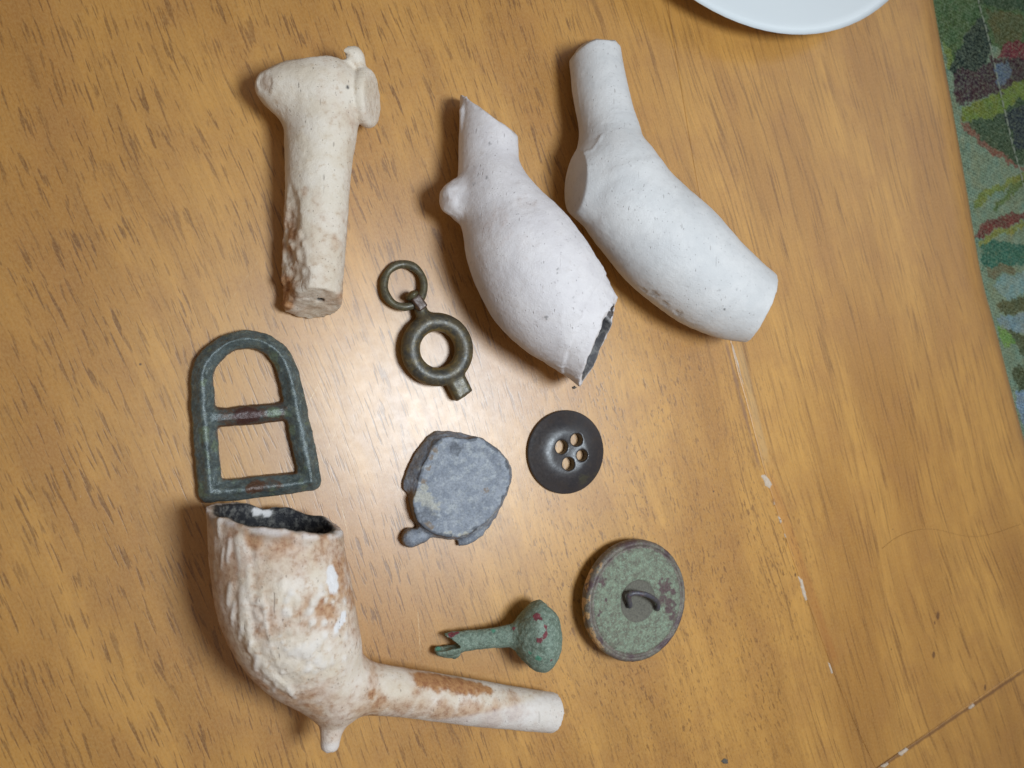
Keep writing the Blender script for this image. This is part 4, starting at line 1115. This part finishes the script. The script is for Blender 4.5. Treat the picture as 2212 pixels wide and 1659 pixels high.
# --- buckle
def buckle():
    tr = lambda x, y: (368.7 + .2889 * x, 663.6 + .2889 * y)
    z = 2.2
    path = [(296, 1376), (272, 1100), (256, 900), (240, 700), (236, 500), (292, 380), (392, 290), (512, 244), (642, 246), (742, 290), (822, 366), (872, 470), (908, 610), (944, 790), (988, 1010), (1028, 1190), (1046, 1300)]
    ru = [70, 72, 74, 72, 68, 64, 60, 58, 58, 60, 64, 66, 68, 70, 72, 70, 62]
    k = .2889
    P = np.array([at(*tr(x, y), z) for x, y in path]); R = np.array([r * k * scale_at(*tr(x, y), z) for (x, y), r in zip(path, ru)])
    P, R = resample(P, R, 60)
    bot = [(1046, 1300), (900, 1322), (700, 1342), (500, 1366), (296, 1380)]
    B = np.array([at(*tr(x, y), z) for x, y in bot]); BR = np.array([64, 66, 68, 70, 70]) * k * scale_at(*tr(700, 1340), z)
    bar = [(290, 822), (420, 822), (600, 805), (760, 790), (930, 770)]
    C = np.array([at(*tr(x, y), 1.7) for x, y in bar]); CR = np.array([72, 66, 68, 66, 72]) * k * scale_at(*tr(600, 800), 2)
    lo, hi = bbox([P], [R], 2); lo[2] = -1; g = Grid(lo, hi, 0.2)
    # ridged section: round bars pressed towards a roof shape
    flat = lambda A: np.array(A) * [1, 1, 0]
    def bar(A, r, base, rise, slope):
        q = tube(g, flat(A), r, 1e4)
        return np.maximum(q, (g.Z - base - np.minimum(-q * slope, rise)) * 0.75)
    f1 = smin(bar(P, R * 1.17, 1.9, 1.7, 0.95), bar(B, BR * 1.17, 1.8, 1.6, 0.95), 0.6)
    fb = bar(C, CR * 1.1, 1.3, 1.2, 1.0)
    f = smin(f1, fb, 0.7)
    f = np.maximum(f, -(g.Z - 0.05) + 0 * f)
    # the straight bottom corners are crisp
    V, Q = surface_nets(g, f); V = smooth(V, Q, 4); N = vert_normals(V, Q)
    V += N * (0.2 * fbm(V * 0.45, 3, 2) + 0.09 * fbm(V * 1.5, 3, 12))[:, None]
    V[:, 2] = np.maximum(V[:, 2], 0.02)
    cen = np.array([at(*tr(600, 620), z), at(*tr(640, 1050), z)])
    # rust on the walls of the openings and on the bars
    dr = np.zeros(len(V))
    inner = np.zeros(len(V))
    Pm = np.vstack([polyline_resample(P, 120), polyline_resample(B, 40)])
    d = np.linalg.norm(V[:, None, :2] - Pm[None, :, :2], axis=2); j = np.argmin(d, axis=1)
    out = V[:, :2] - Pm[j, :2]; ctr = at(*tr(600, 800), z)[:2] - Pm[j, :2]
    ctr /= np.linalg.norm(ctr, axis=1, keepdims=True)
    inner = sstep(0.7, 1.6, (out * ctr).sum(1)) * sstep(2.8, 1.2, V[:, 2])
    dr = 0.75 * inner
    dr = np.maximum(dr, 0.8 * blob(V, at(*tr(640, 1330), 4), 1.9, 3, .5, .3))
    dr = np.maximum(dr, 0.5 * blob(V, at(*tr(760, 1330), 4), 1.9, 5, .5, .3))
    dr = np.maximum(dr, 0.6 * blob(V, at(*tr(700, 780), 4), 2.2, 5, .5, .3)); dr = np.maximum(dr, 0.55 * blob(V, at(*tr(420, 830), 4), 1.8, 6, .5, .3))
    dr = np.maximum(dr, 0.5 * sstep(2.4, 1.4, np.min(np.linalg.norm(V[:, None, :2] - polyline_resample(C, 60)[None, 12:-12, :2], axis=2), axis=1)))
    pg = np.maximum(0.95 * blob(V, at(*tr(570, 810), 3), 2.3, 7, .4, .3), 0)
    pb = 0.6 * sstep(0.1, 0.5, fbm(V * 0.35, 3, 31))
    pb = np.maximum(pb, .7 * blob(V, at(*tr(780, 790), 3), 1.4, 7, .4, .3))
    org = at(*tr(600, 800), 0)
    root = empty('buckle', org, 'dark green corroded bronze buckle with arched top and rusty crossbar', 'buckle')
    dC = np.min(np.linalg.norm(V[:, None, :2] - polyline_resample(C[:, :], 60)[None, 8:-8, :2], axis=2), axis=1)
    lab = np.where((dC < 2.2) & (np.min(d, axis=1) > R.mean() * 0.95), 1, 0)
    split_parts(V, Q, lab, ['frame', 'crossbar'], [bronze_green] * 2, root, org, np.stack([dr, pg, pb], 1), {'crossbar': 'rust brown crossbar'})
buckle()

# --- watch key
def watch_key():
    tr = lambda x, y: (774.2 + .22225 * x, 530.9 + .22225 * y); k = .22225
    z = 2.6
    c = at(*tr(768, 1008), z); sc = k * scale_at(*tr(768, 1008), z)
    Rm, rt = 268 * sc, 92 * sc
    rc = at(*tr(440, 388), 1.4); rs = k * scale_at(*tr(440, 388), 1.4)
    org = np.array([c[0], c[1], 0])
    root = empty('watch_key', org, 'small dark brass watch key with a ring-shaped bow and loose hanging ring', 'watch key')
    # bow
    lo = c - (Rm + rt + 3); hi = c + (Rm + rt + 3); lo[2] = -1; hi[2] = 8
    e0, e1 = at(*tr(955, 1310), 2.3), at(*tr(1040, 1480), 2.2)
    lo[:2] = np.minimum(lo[:2], e1[:2] - 3); hi[:2] = np.maximum(hi[:2], e1[:2] + 3)
    n0, n1 = at(*tr(640, 690), 2.4), at(*tr(590, 610), 2.3)
    lo[:2] = np.minimum(lo[:2], n1[:2] - 4); hi[:2] = np.maximum(hi[:2], n1[:2] + 4)
    g = Grid(lo, hi, 0.16)
    q = np.sqrt((g.X - c[0]) ** 2 + (g.Y - c[1]) ** 2) - Rm
    f = np.sqrt(q ** 2 + ((g.Z - z) / 1.05) ** 2) - rt
    # square pipe of the key
    ax = e1 - e0; L = np.linalg.norm(ax); ax /= L; px = np.cross([0, 0, 1], ax); px /= np.linalg.norm(px); pz = np.cross(ax, px)
    def boxf(p, half, rnd):
        d = [np.abs((g.X - p[0]) * a[0] + (g.Y - p[1]) * a[1] + (g.Z - p[2]) * a[2]) - h + rnd for a, h in zip((ax, px, pz), half)]
        o = np.sqrt(np.maximum(d[0], 0) ** 2 + np.maximum(d[1], 0) ** 2 + np.maximum(d[2], 0) ** 2)
        return o + np.minimum(np.maximum(np.maximum(d[0], d[1]), d[2]), 0) - rnd
    mid = 0.5 * (at(*tr(905, 1250), 2.3) + e1)
    fs = boxf(mid, (np.linalg.norm(e1 - mid), 100 * sc, 1.7), 1.15)
    fs = np.maximum(fs, rough(g, plane(g, at(*tr(1032, 1462), 2.2), ax + np.array([.05, .05, 0.25])) + 0 * fs, 0.25, 0.8, 4))
    fs = np.maximum(fs, -tube(g, [e1 + ax * 2, mid], [0.8, 0.8]))
    col_ = tube(g, [at(*tr(930, 1290), 2.3), at(*tr(965, 1345), 2.3)], [110 * sc, 88 * sc])
    neck = tube(g, [at(*tr(660, 730), 2.4), at(*tr(612, 640), 2.4)], [88 * sc, 60 * sc])
    neck = smin(neck, tube(g, [at(*tr(618, 652), 2.4), at(*tr(606, 618), 2.4)], [62 * sc, 62 * sc]), 0.25)
    ft = smin(smin(f, fs, 0.5), smin(neck, 0.5 * (f + np.abs(f)) + 9, .1), 0.8)
    V, Q = surface_nets(g, ft); V = smooth(V, Q, 2); N = vert_normals(V, Q)
    V += N * (0.05 * fbm(V * 0.8, 3, 2))[:, None]; V[:, 2] = np.maximum(V[:, 2], .02)
    rr = np.linalg.norm(V[:, :2] - c[:2], axis=1)
    pr = 0.75 * sstep(Rm - rt * 0.45, Rm - rt * 0.95, rr) * sstep(.0, .35, fbm(V * .7, 2, 3) + .25)
    pb = 0.3 * sstep(Rm + rt * .7, Rm + rt * 1.1, rr) + 0.35 * sstep(Rm - rt * 0.3, Rm - rt * 0.9, rr)
    lab = np.zeros(len(V), int)
    lab[(rr > Rm + rt * 1.0) & ((V - c) @ ax > 0)] = 1
    lab[(rr > Rm + rt * 1.0) & ((V - c) @ ax < 0)] = 2
    split_parts(V, Q, lab, ['bow', 'key_pipe', 'neck'], [brass_dark] * 3, root, org, np.stack([pr, 0 * pr, pb], 1))
    # swivel: folded strap and rounded pin head
    h0, h1 = at(*tr(575, 555), 3.2), at(*tr(518, 478), 3.2)
    lo, hi = np.minimum(h0, h1) - 4, np.maximum(h0, h1) + 4; lo[2] = 0; g = Grid(lo, hi, 0.13)
    ax = h0 - h1; ax /= np.linalg.norm(ax); px = np.cross([0, 0, 1], ax); px /= np.linalg.norm(px); pz = np.cross(ax, px)
    strap = boxf2(g, at(*tr(575, 560), 2.5), (ax, px, pz), (72 * sc, 50 * sc, 1.9), 0.35)
    head = ellipsoid(g, at(*tr(520, 482), 3.0), (34 * sc * 1.15, 64 * sc, 2.2), (ax, px, pz))
    for nm, ff, pp in (('strap', strap, (0, .9, 0)), ('pin_head', head, (0, 0, .5))):
        V, Q = surface_nets(g, ff); V = smooth(V, Q, 1); N = vert_normals(V, Q); V += N * (0.05 * fbm(V, 2, 4))[:, None]
        split_parts(V, Q, np.zeros(len(V), int), [nm], [brass_dark], root, org, np.tile(np.array(pp, float), (len(V), 1)))
    # hanging ring, tilted so that its lower side rests in the strap
    n = 96; mseg = 16; VV = []; FF = []
    R1, r1 = 204 * rs, 40 * rs
    tdir = (at(*tr(575, 560), 2) - rc); tdir[2] = 0; tdir /= np.linalg.norm(tdir); sdir = np.array([-tdir[1], tdir[0], 0])
    tilt = 0.16
    ca, sa = math.cos(tilt), math.sin(tilt)
    tz = np.array([tdir[0] * ca, tdir[1] * ca, sa]); nz = np.cross(tz, sdir); nz = nz if nz[2] > 0 else -nz
    zc = 1.0 + R1 * sa
    for i in range(n):
        a = 2 * math.pi * i / n
        rad = tz * math.cos(a) + sdir * math.sin(a)
        rv = r1 * (1 + .07 * math.sin(3 * a + 1) + .05 * math.sin(7 * a))
        for j in range(mseg):
            b = 2 * math.pi * j / mseg
            VV.append(np.array([rc[0], rc[1], zc]) + rad * (R1 * (1 + 0.05 * math.cos(2 * a + 1.6)) + rv * math.cos(b)) + nz * rv * math.sin(b))
    for i in range(n):
        for j in range(mseg):
            FF.append([i * mseg + j, ((i + 1) % n) * mseg + j, ((i + 1) % n) * mseg + (j + 1) % mseg, i * mseg + (j + 1) % mseg])
    VV = np.array(VV)
    mesh_obj('hanging_ring', VV, FF, brass_dark, root, org, paint=np.stack([0 * VV[:, 0], 0.45 + 0 * VV[:, 0], 0.5 + 0 * VV[:, 0]], 1))

def boxf2(g, p, axes, half, rnd):
    d = [np.abs((g.X - p[0]) * a[0] + (g.Y - p[1]) * a[1] + (g.Z - p[2]) * a[2]) - h + rnd for a, h in zip(axes, half)]
    o = np.sqrt(np.maximum(d[0], 0) ** 2 + np.maximum(d[1], 0) ** 2 + np.maximum(d[2], 0) ** 2)
    return o + np.minimum(np.maximum(np.maximum(d[0], d[1]), d[2]), 0) - rnd
watch_key()

# --- lead piece
def poly_sdf(g, W):
    """signed distance to a closed outline, on the grid's x-y plane"""
    X, Y = g.X[:, :, 0], g.Y[:, :, 0]
    X, Y = np.broadcast_arrays(X, Y)
    P = np.stack([X.ravel(), Y.ravel()], 1).astype(float)
    d = np.full(len(P), 1e9)
    for i in range(len(W)):
        a, b = W[i - 1], W[i]; e = b - a
        t = np.clip(((P - a) @ e) / (e @ e + 1e-9), 0, 1)
        d = np.minimum(d, np.linalg.norm(P - a - t[:, None] * e, axis=1))
    d[in_poly(P, W)] *= -1
    return d.reshape(X.shape)[:, :, None].astype(np.float32)

def lead_piece():
    tr = lambda x, y: (825.8 + .24333 * x, 884.8 + .24333 * y)
    topz = 3.9
    top = [(540, 250), (640, 240), (760, 258), (850, 250), (930, 285), (1020, 350), (1090, 430), (1130, 520), (1135, 620), (1112, 720), (1050, 840), (985, 940), (880, 1030), (780, 1095), (680, 1128), (580, 1132), (480, 1115), (380, 1062), (322, 1000), (286, 920), (272, 830), (300, 720), (320, 620), (352, 500), (425, 380), (480, 295)]
    base = [(480, 192), (600, 190), (700, 212), (800, 234), (880, 246), (960, 300), (1060, 370), (1120, 450), (1160, 530), (1158, 610), (1128, 720), (1080, 830), (1010, 960), (950, 1050), (850, 1130), (740, 1196), (690, 1211), (672, 1180), (690, 1150), (600, 1160), (480, 1140), (380, 1140), (310, 1050), (262, 930), (248, 830), (232, 740), (186, 705), (192, 620), (262, 440), (345, 315), (420, 235)]
    Wt = polyline_resample(np.array([at(*tr(x, y), topz)[:2] for x, y in top]), 90, True)
    Wb = polyline_resample(np.array([at(*tr(x, y), 1.2)[:2] for x, y in base]), 110, True)
    lo = np.r_[np.minimum(Wb.min(0), Wt.min(0)) - 4, -1]; hi = np.r_[np.maximum(Wb.max(0), Wt.max(0)) + 3, topz + 2]
    g = Grid(lo, hi, 0.2)
    dt, db = poly_sdf(g, Wt), poly_sdf(g, Wb)
    w = np.clip((g.Z - 0.9) / (topz - 1.1), 0, 1)
    d2 = db * (1 - w) + dt * w
    f = np.maximum(d2, np.maximum(g.Z - topz + 0 * d2, 0.02 - g.Z + 0 * d2))
    # slightly hollow face with a rolled lip
    f = np.maximum(f, g.Z - topz + 0.35 * np.clip((-dt - 1.0) / 2.0, 0, 1) + 0 * d2)
    # lug at the lower left, standing lower
    lugc = at(*tr(275, 1125), 1.6)
    lug = tube(g, [at(*tr(255, 1135), 1.5), at(*tr(350, 1120), 1.6), at(*tr(400, 1080), 1.8)], [1.9, 1.55, 1.3])
    f = smin(f, lug, 0.8)
    f = smin(f, tube(g, [at(*tr(690, 1180), 1.0), at(*tr(740, 1160), 1.2), at(*tr(860, 1085), 1.4)], [0.7, 1.0, 1.0]), 0.6)
    f = np.maximum(f, -tube(g, [at(*tr(645, 1195), .5), at(*tr(650, 1165), 3)], [0.8, .7]))
    V, Q = surface_nets(g, f); V = smooth(V, Q, 1); N = vert_normals(V, Q)
    sd_ = 1 + 2.2 * sstep(.9, .6, N[:, 2])
    V += N * (sd_ * (0.09 * fbm(V * 0.35, 3, 2) + 0.04 * fbm(V * 1.3, 3, 12)))[:, None]; V[:, 2] = np.maximum(V[:, 2], .02)
    side = sstep(0.75, 0.35, N[:, 2]) * sstep(topz - .3, topz - 1.2, V[:, 2])
    left = sstep(at(*tr(450, 600), 3)[0], at(*tr(330, 600), 3)[0], V[:, 0])
    pr = 0.62 * side * (0.3 + 0.7 * left) + 0.0
    for (x, y, r) in [(430, 420, .7), (405, 520, .6), (370, 640, .7), (360, 700, .5), (395, 1050, 1.3), (920, 720, .8), (470, 350, .7)]:
        pr = np.maximum(pr, .62 * blob(V, at(*tr(x, y), topz), r, x, .7, .4))
    Dt = np.min(np.linalg.norm(V[:, None, :2] - Wt[None, :, :], axis=2), axis=1)
    pg = 0.5 * sstep(0.6, 0.15, Dt) * sstep(topz - .8, topz - .3, V[:, 2]) * sstep(-.1, .3, fbm(V * .8, 2, 5))
    for (x, y, r) in [(400, 800, 1.6), (460, 870, 1.4), (330, 760, 1.4), (380, 700, 1.0), (600, 1115, .8), (820, 1075, .6), (740, 1105, .6), (690, 1120, .5), (560, 1110, .6), (520, 290, .5)]:
        pg = np.maximum(pg, .7 * blob(V, at(*tr(x, y), topz), r, x, .6, .4))
    pb = 0.75 * sstep(0.9, 0.5, Dt) * sstep(topz - 1.5, topz - .5, V[:, 2]) * sstep(0.1, -.3, fbm(V * .6, 2, 15))
    for (x, y, r) in [(400, 930, 1.8), (450, 960, 1.2), (330, 960, 1.0), (650, 350, 1.6)]:
        pb = np.maximum(pb, .6 * blob(V, at(*tr(x, y), topz), r, x, .6, .4))
    org = at(*tr(650, 700), 0)
    root = empty('lead_disc', org, 'lump of grey lead with flat rounded face and ragged lug below the watch key', 'lead piece')
    lab = np.where(np.linalg.norm((V - at(*tr(255, 1140), 1.5))[:, :2], axis=1) < 2.9, 1, 0)
    split_parts(V, Q, lab, ['face', 'lug'], [lead_mat] * 2, root, org, np.stack([pr, pg, pb], 1))
lead_piece()

# --- four hole button
def button():
    tr = lambda x, y: (825.8 + .24333 * x, 884.8 + .24333 * y); k = .24333
    c = at(*tr(1637, 377), 1.0); R = 373 * k * scale_at(*tr(1637, 377), 1.0)
    zt = 2.5
    lo = c - R - 2; hi = c + R + 2; lo[2] = -.6; hi[2] = 4.5; g = Grid(lo, hi, 0.15)
    rr = np.sqrt((g.X - c[0]) ** 2 + (g.Y - c[1]) ** 2)
    q = np.clip(rr / R, 0, 1.2)
    prof_r = np.linspace(0, 1.3, 60)
    prof_z = zt - 0.42 * np.exp(-(prof_r / 0.34) ** 2) - 1.75 * sstep(0.42, 1.12, prof_r) * (0.55 + 0.45 * prof_r)
    top = np.interp(q, prof_r, prof_z).astype(np.float32)
    bot = np.interp(q, [0, .8, 1.0, 1.3], [0.05, 0.05, .35, .8]).astype(np.float32)
    f = np.maximum(np.maximum(g.Z - top, bot - g.Z) * .8, rr - R)
    for (x, y, rx) in [(1588, 332, 62), (1720, 267, 57), (1648, 482, 59), (1770, 407, 51)]:
        hc = at(*tr(x, y), zt - .6)
        f = np.maximum(f, -(np.sqrt((g.X - hc[0]) ** 2 + (g.Y - hc[1]) ** 2) - rx * k * scale_at(*tr(x, y), zt - .6)) + 0 * f)
    V, Q = surface_nets(g, f); V = smooth(V, Q, 5); N = vert_normals(V, Q)
    V += N * (0.02 * fbm(V * .6, 3, 2))[:, None]; V[:, 2] = np.maximum(V[:, 2], .02)
    pr = 0.55 * blob(V, at(*tr(1790, 630), 1.4), 1.7, 3, .8, .6) + .4 * blob(V, at(*tr(1900, 560), 1), 1.2, 8, .8, .6)
    pg = 0.4 * sstep(0.35, 0.9, np.linalg.norm(V[:, :2] - c[:2], axis=1) / R)
    org = np.array([c[0], c[1], 0])
    o = empty('sewn_button', org, 'dark brown round button with four thread holes and dished centre', 'button', 'buttons')
    split_parts(V, Q, np.zeros(len(V), int), ['button_disc'], [button_mat], o, org, np.stack([pr, pg, 0 * pg], 1))
button()

# --- shank button lying face down
def shank_button():
    tr = lambda x, y: (899.5 + .28665 * x, 1135.4 + .28665 * y); k = .28665
    # disc axis leans to the right, so the left rim stands up
    ax = np.array([0.09, 0.02, 1.0]); ax /= np.linalg.norm(ax)
    a1 = np.array([1.0, 0, 0]) - ax[0] * ax; a1 /= np.linalg.norm(a1); a2 = np.cross(ax, a1)
    fc = at(*tr(1664, 564), 4.6)                       # centre of the back face
    ks = k * scale_at(*tr(1664, 564), 4.6)
    Rf = 452 * ks
    lo = fc - Rf - 3; hi = fc + Rf + 3; lo[2] = -1.0; hi[2] = 12; g = Grid(lo, hi, 0.2)
    u = (g.X - fc[0]) * a1[0] + (g.Y - fc[1]) * a1[1] + (g.Z - fc[2]) * a1[2]
    v = (g.X - fc[0]) * a2[0] + (g.Y - fc[1]) * a2[1] + (g.Z - fc[2]) * a2[2]
    w = (g.X - fc[0]) * ax[0] + (g.Y - fc[1]) * ax[1] + (g.Z - fc[2]) * ax[2]
    rr = np.sqrt(u ** 2 + v ** 2); q = rr / Rf
    top = np.interp(q, [0, .33, .36, .80, .84, .87, .90, .93, .97, 1.0, 1.3], [-.34, -.26, 0, .05, .12, -.2, -.2, .18, .05, -.55, -1.2])
    bot = np.interp(q, [0, .5, .8, .95, 1.0, 1.3], [-4.9, -4.5, -3.9, -3.0, -2.2, -1.2])
    f = np.maximum(np.maximum(w - top, bot - w) * .85, rr - Rf * 1.0).astype(np.float32)
    V, Q = surface_nets(g, f); V = smooth(V, Q, 2); N = vert_normals(V, Q)
    V += N * (0.07 * fbm(V * 0.8, 3, 2) + .05 * fbm(V * 2.0, 2, 9))[:, None]
    dzv = V[:, 2].min() - 0.03; V[:, 2] -= dzv; print('shank dz', dzv)
    fc2 = fc - [0, 0, dzv]
    r = np.linalg.norm((V - fc2) - ((V - fc2) @ ax)[:, None] * ax, axis=1) / Rf
    wv = (V - fc2) @ ax
    face = sstep(-.8, -.4, wv)
    pr = 0.42 * sstep(.86, .9, r) * sstep(-.4, .3, fbm(V * .5, 3, 31)) + .4 * sstep(.78, .84, r) * sstep(.1, .4, fbm(V * .4, 2, 33))
    for (x, y, rad) in [(1900, 480, 1.9), (1880, 560, 1.6), (1930, 620, 1.7), (1960, 500, 1.5), (1910, 360, 1.3), (1870, 430, 1.2), (1950, 700, 1.4), (1925, 760, .9), (1980, 580, 1.2), (1400, 420, 1.0), (1365, 640, 1.1), (1420, 560, .7)]:
        pr = np.maximum(pr, .72 * blob(V, at(*tr(x, y), 5.5), rad, x, .8, .3))
    pg = 0.95 * face * sstep(.37, .33, r)
    uu = (V - fc2) @ a1
    pb = 0.7 * sstep(.93, .97, r) * sstep(-.55, -.8, uu / Rf) * sstep(-.2, .3, fbm(V * .7, 2, 41))
    org = np.array([fc[0], fc[1], 0])
    root = empty('shank_button', org, 'green corroded metal button lying face down with wire loop shank up', 'button', 'buttons')
    lab = np.where(r > .865, 1, 0)
    split_parts(V, Q, lab, ['back_plate', 'rim'], [verdigris, rim_mat], root, org, np.stack([pr, pg, pb], 1))
    # wire loop, leaning over
    f0, f1 = at(*tr(1588, 600), fc2[2] - .1), at(*tr(1812, 622), fc2[2] + .2)
    pk = [f0 - [0, 0, .4], f0 + [0, 0.2, 1.2], at(*tr(1605, 520), fc2[2] + 2.3), at(*tr(1700, 512), fc2[2] + 2.9), at(*tr(1775, 540), fc2[2] + 2.6), at(*tr(1818, 580), fc2[2] + 1.5), f1 + [0, 0, .4], f1 - [0, 0, .6]]
    P, R = resample(pk, [.5, .52, .56, .54, .52, .5, .5, .5], 40)
    lo, hi = bbox([P], [R], 1); g = Grid(lo, hi, 0.12)
    V, Q = surface_nets(g, tube(g, P, R)); V = smooth(V, Q, 1); N = vert_normals(V, Q); V += N * (.05 * fbm(V * 1.2, 2, 3))[:, None]
    sh = patina('purple_brown_wire', [srgb(92, 86, 88), srgb(82, 80, 90), srgb(106, 100, 92), srgb(108, 72, 70), srgb(90, 90, 80), srgb(100, 110, 96)], .8, (.4, .6), .2, .06)
    split_parts(V, Q, np.zeros(len(V), int), ['shank'], [sh], root, org, np.stack([.4 * sstep(.1, .5, fbm(V * .8, 2, 4)), 0 * V[:, 0], 0 * V[:, 0]], 1))
shank_button()

# --- copper stud
def stud():
    tr = lambda x, y: (899.5 + .28665 * x, 1135.4 + .28665 * y); k = .28665
    hc = at(*tr(925, 832), 6.8); ks = k * scale_at(*tr(925, 832), 6.8)
    ax = at(*tr(500, 862), 4.0) - hc; ax /= np.linalg.norm(ax)        # from the head along the shank
    a2 = np.cross([0, 0, 1], ax); a2 /= np.linalg.norm(a2); a3 = np.cross(ax, a2)
    sP, sR = resample([at(*tr(760, 825), 6.0), at(*tr(640, 838), 5.2), at(*tr(520, 850), 4.4), at(*tr(400, 866), 3.6), at(*tr(310, 880), 3.1), at(*tr(200, 900), 2.4)],
                      np.array([88, 76, 72, 76, 82, 84]) * ks, 20)
    lo, hi = bbox([sP, np.array([hc])], [sR, np.array([7.5])], 2); lo[2] = -1; g = Grid(lo, hi, 0.2)
    h1 = ellipsoid(g, hc - ax * .2, (4.4, 262 * ks, 6.6), (ax, a2, a3))
    h2 = ellipsoid(g, hc + ax * 1.6, (3.9, 170 * ks, 4.6), (ax, a2, a3))
    head = smin(h1, h2, 1.6)
    head = np.maximum(head, rough(g, plane(g, at(*tr(1080, 800), 7), -ax + np.array([0, -.0, 0.0])) + 0 * head, .35, .5, 4))
    head = np.maximum(head, rough(g, plane(g, at(*tr(1010, 625), 7), np.array([.62, .72, .1])) + 0 * head, .3, .5, 6))
    st = tube(g, sP, sR, .8)
    f = smin(head, st, 1.3)
    # torn forked end
    nt = tube(g, [at(*tr(300, 893), 2.8), at(*tr(225, 878), 2.6), at(*tr(120, 870), 2.2)], [.5, 1.2, 2.0], 5.0)
    f = np.maximum(f, -nt)
    cutA = plane(g, at(*tr(215, 820), 3), ax + np.array([0, 0, 0])) + 0 * f
    f = np.maximum(f, np.minimum(rough(g, cutA, .4, .6, 2), (g.Y - at(*tr(200, 872), 3)[1]) * 1.0 * -1 * -1))
    cutB = plane(g, at(*tr(138, 935), 3), ax) + 0 * f
    f = np.maximum(f, rough(g, cutB, .4, .6, 3))
    f = smin(f, tube(g, [at(*tr(290, 955), 2.2), at(*tr(215, 955), 1.9), at(*tr(158, 930), 2.0)], [1.2, 1.0, .65]), .5)
    f = np.maximum(f, .02 - g.Z + 0 * f)
    V, Q = surface_nets(g, f); V = smooth(V, Q, 1); N = vert_normals(V, Q)
    V += N * (0.20 * fbm(V * 0.5, 3, 2) + .11 * fbm(V * 1.5, 3, 9))[:, None]; V[:, 2] = np.maximum(V[:, 2], .02)
    S_ = lambda x, y: surf(V, tr(x, y))
    pr = np.zeros(len(V)); pg = pr.copy(); pb = pr.copy()
    for (x, y, r) in [(900, 680, .8), (925, 700, .7), (965, 770, .7), (960, 815, .8), (925, 860, .7), (265, 805, .9), (305, 800, .6), (1030, 1030, .6), (730, 770, .5)]:
        pr = np.maximum(pr, .9 * blob(V, S_(x, y), r, x, .5, .3))
    for (x, y, r) in [(930, 745, .9), (935, 790, 1.0), (925, 825, .7)]:
        pg = np.maximum(pg, .95 * blob(V, S_(x, y), r, x, .4, .2))
    for (x, y, r) in [(165, 920, .7), (850, 965, .5), (920, 1010, .8), (580, 790, .5)]:
        pb = np.maximum(pb, .9 * blob(V, S_(x, y), r, x, .5, .3))
    org = np.array([hc[0], hc[1], 0])
    root = empty('metal_stud', org, 'green corroded copper stud with domed head and torn forked shank', 'stud')
    lab = np.where((V - hc) @ ax > 4.6, 1, 0)
    split_parts(V, Q, lab, ['head', 'shank'], [stud_mat] * 2, root, org, np.stack([pr, pg, pb], 1))
stud()

# ------------------------------------------------------------------ crumbs and a hair on the table
crumb_mat = plain('grit', srgb(98, 92, 84), .8)
for (u, v, r, lb) in [(1241, 837, 4.5, 'tiny dark grey crumb on the table just below the plump pipe bowl'), (1567, 1645, 7.5, 'small flat grey speck on the table near the bottom edge of the picture')]:
    p = at(u, v); s = scale_at(u, v) * r
    rng = np.random.RandomState(int(u)); n = 10
    ring = [(u + r * math.cos(a) * rng.uniform(.7, 1.15), v + r * .85 * math.sin(a) * rng.uniform(.7, 1.15)) for a in np.linspace(0, 2 * math.pi, n, endpoint=False)]
    o = flake('crumb', ring, 0.28, crumb_mat, None, p, int(v), 0.25 if r < 5 else 0.1)
    tag(o, lb, 'crumb')
hair_px = [(1905, 1185), (1935, 1162), (1975, 1146), (2015, 1143), (2050, 1150), (2085, 1158), (2120, 1158), (2160, 1148), (2205, 1132)]
L = smooth_curve([at(u, v, 0.06) for u, v in hair_px], 60)
VV, FF = [], []
for i, p in enumerate(L):
    t = L[min(i + 1, 59)] - L[max(i - 1, 0)]; t /= np.linalg.norm(t); n = np.array([-t[1], t[0], 0])
    for a in range(5):
        VV.append(p + n * .03 * math.cos(a * 1.2566) + np.array([0, 0, .045 * math.sin(a * 1.2566)]))
for i in range(59):
    for a in range(5):
        FF.append([i * 5 + a, i * 5 + (a + 1) % 5, i * 5 + 5 + (a + 1) % 5, i * 5 + 5 + a])
tag(mesh_obj('hair', np.array(VV), FF, plain('hair_brown', srgb(136, 98, 56), .5), None, at(2050, 1150, 0)), 'fine brown hair curving across the table below the cloth', 'hair')
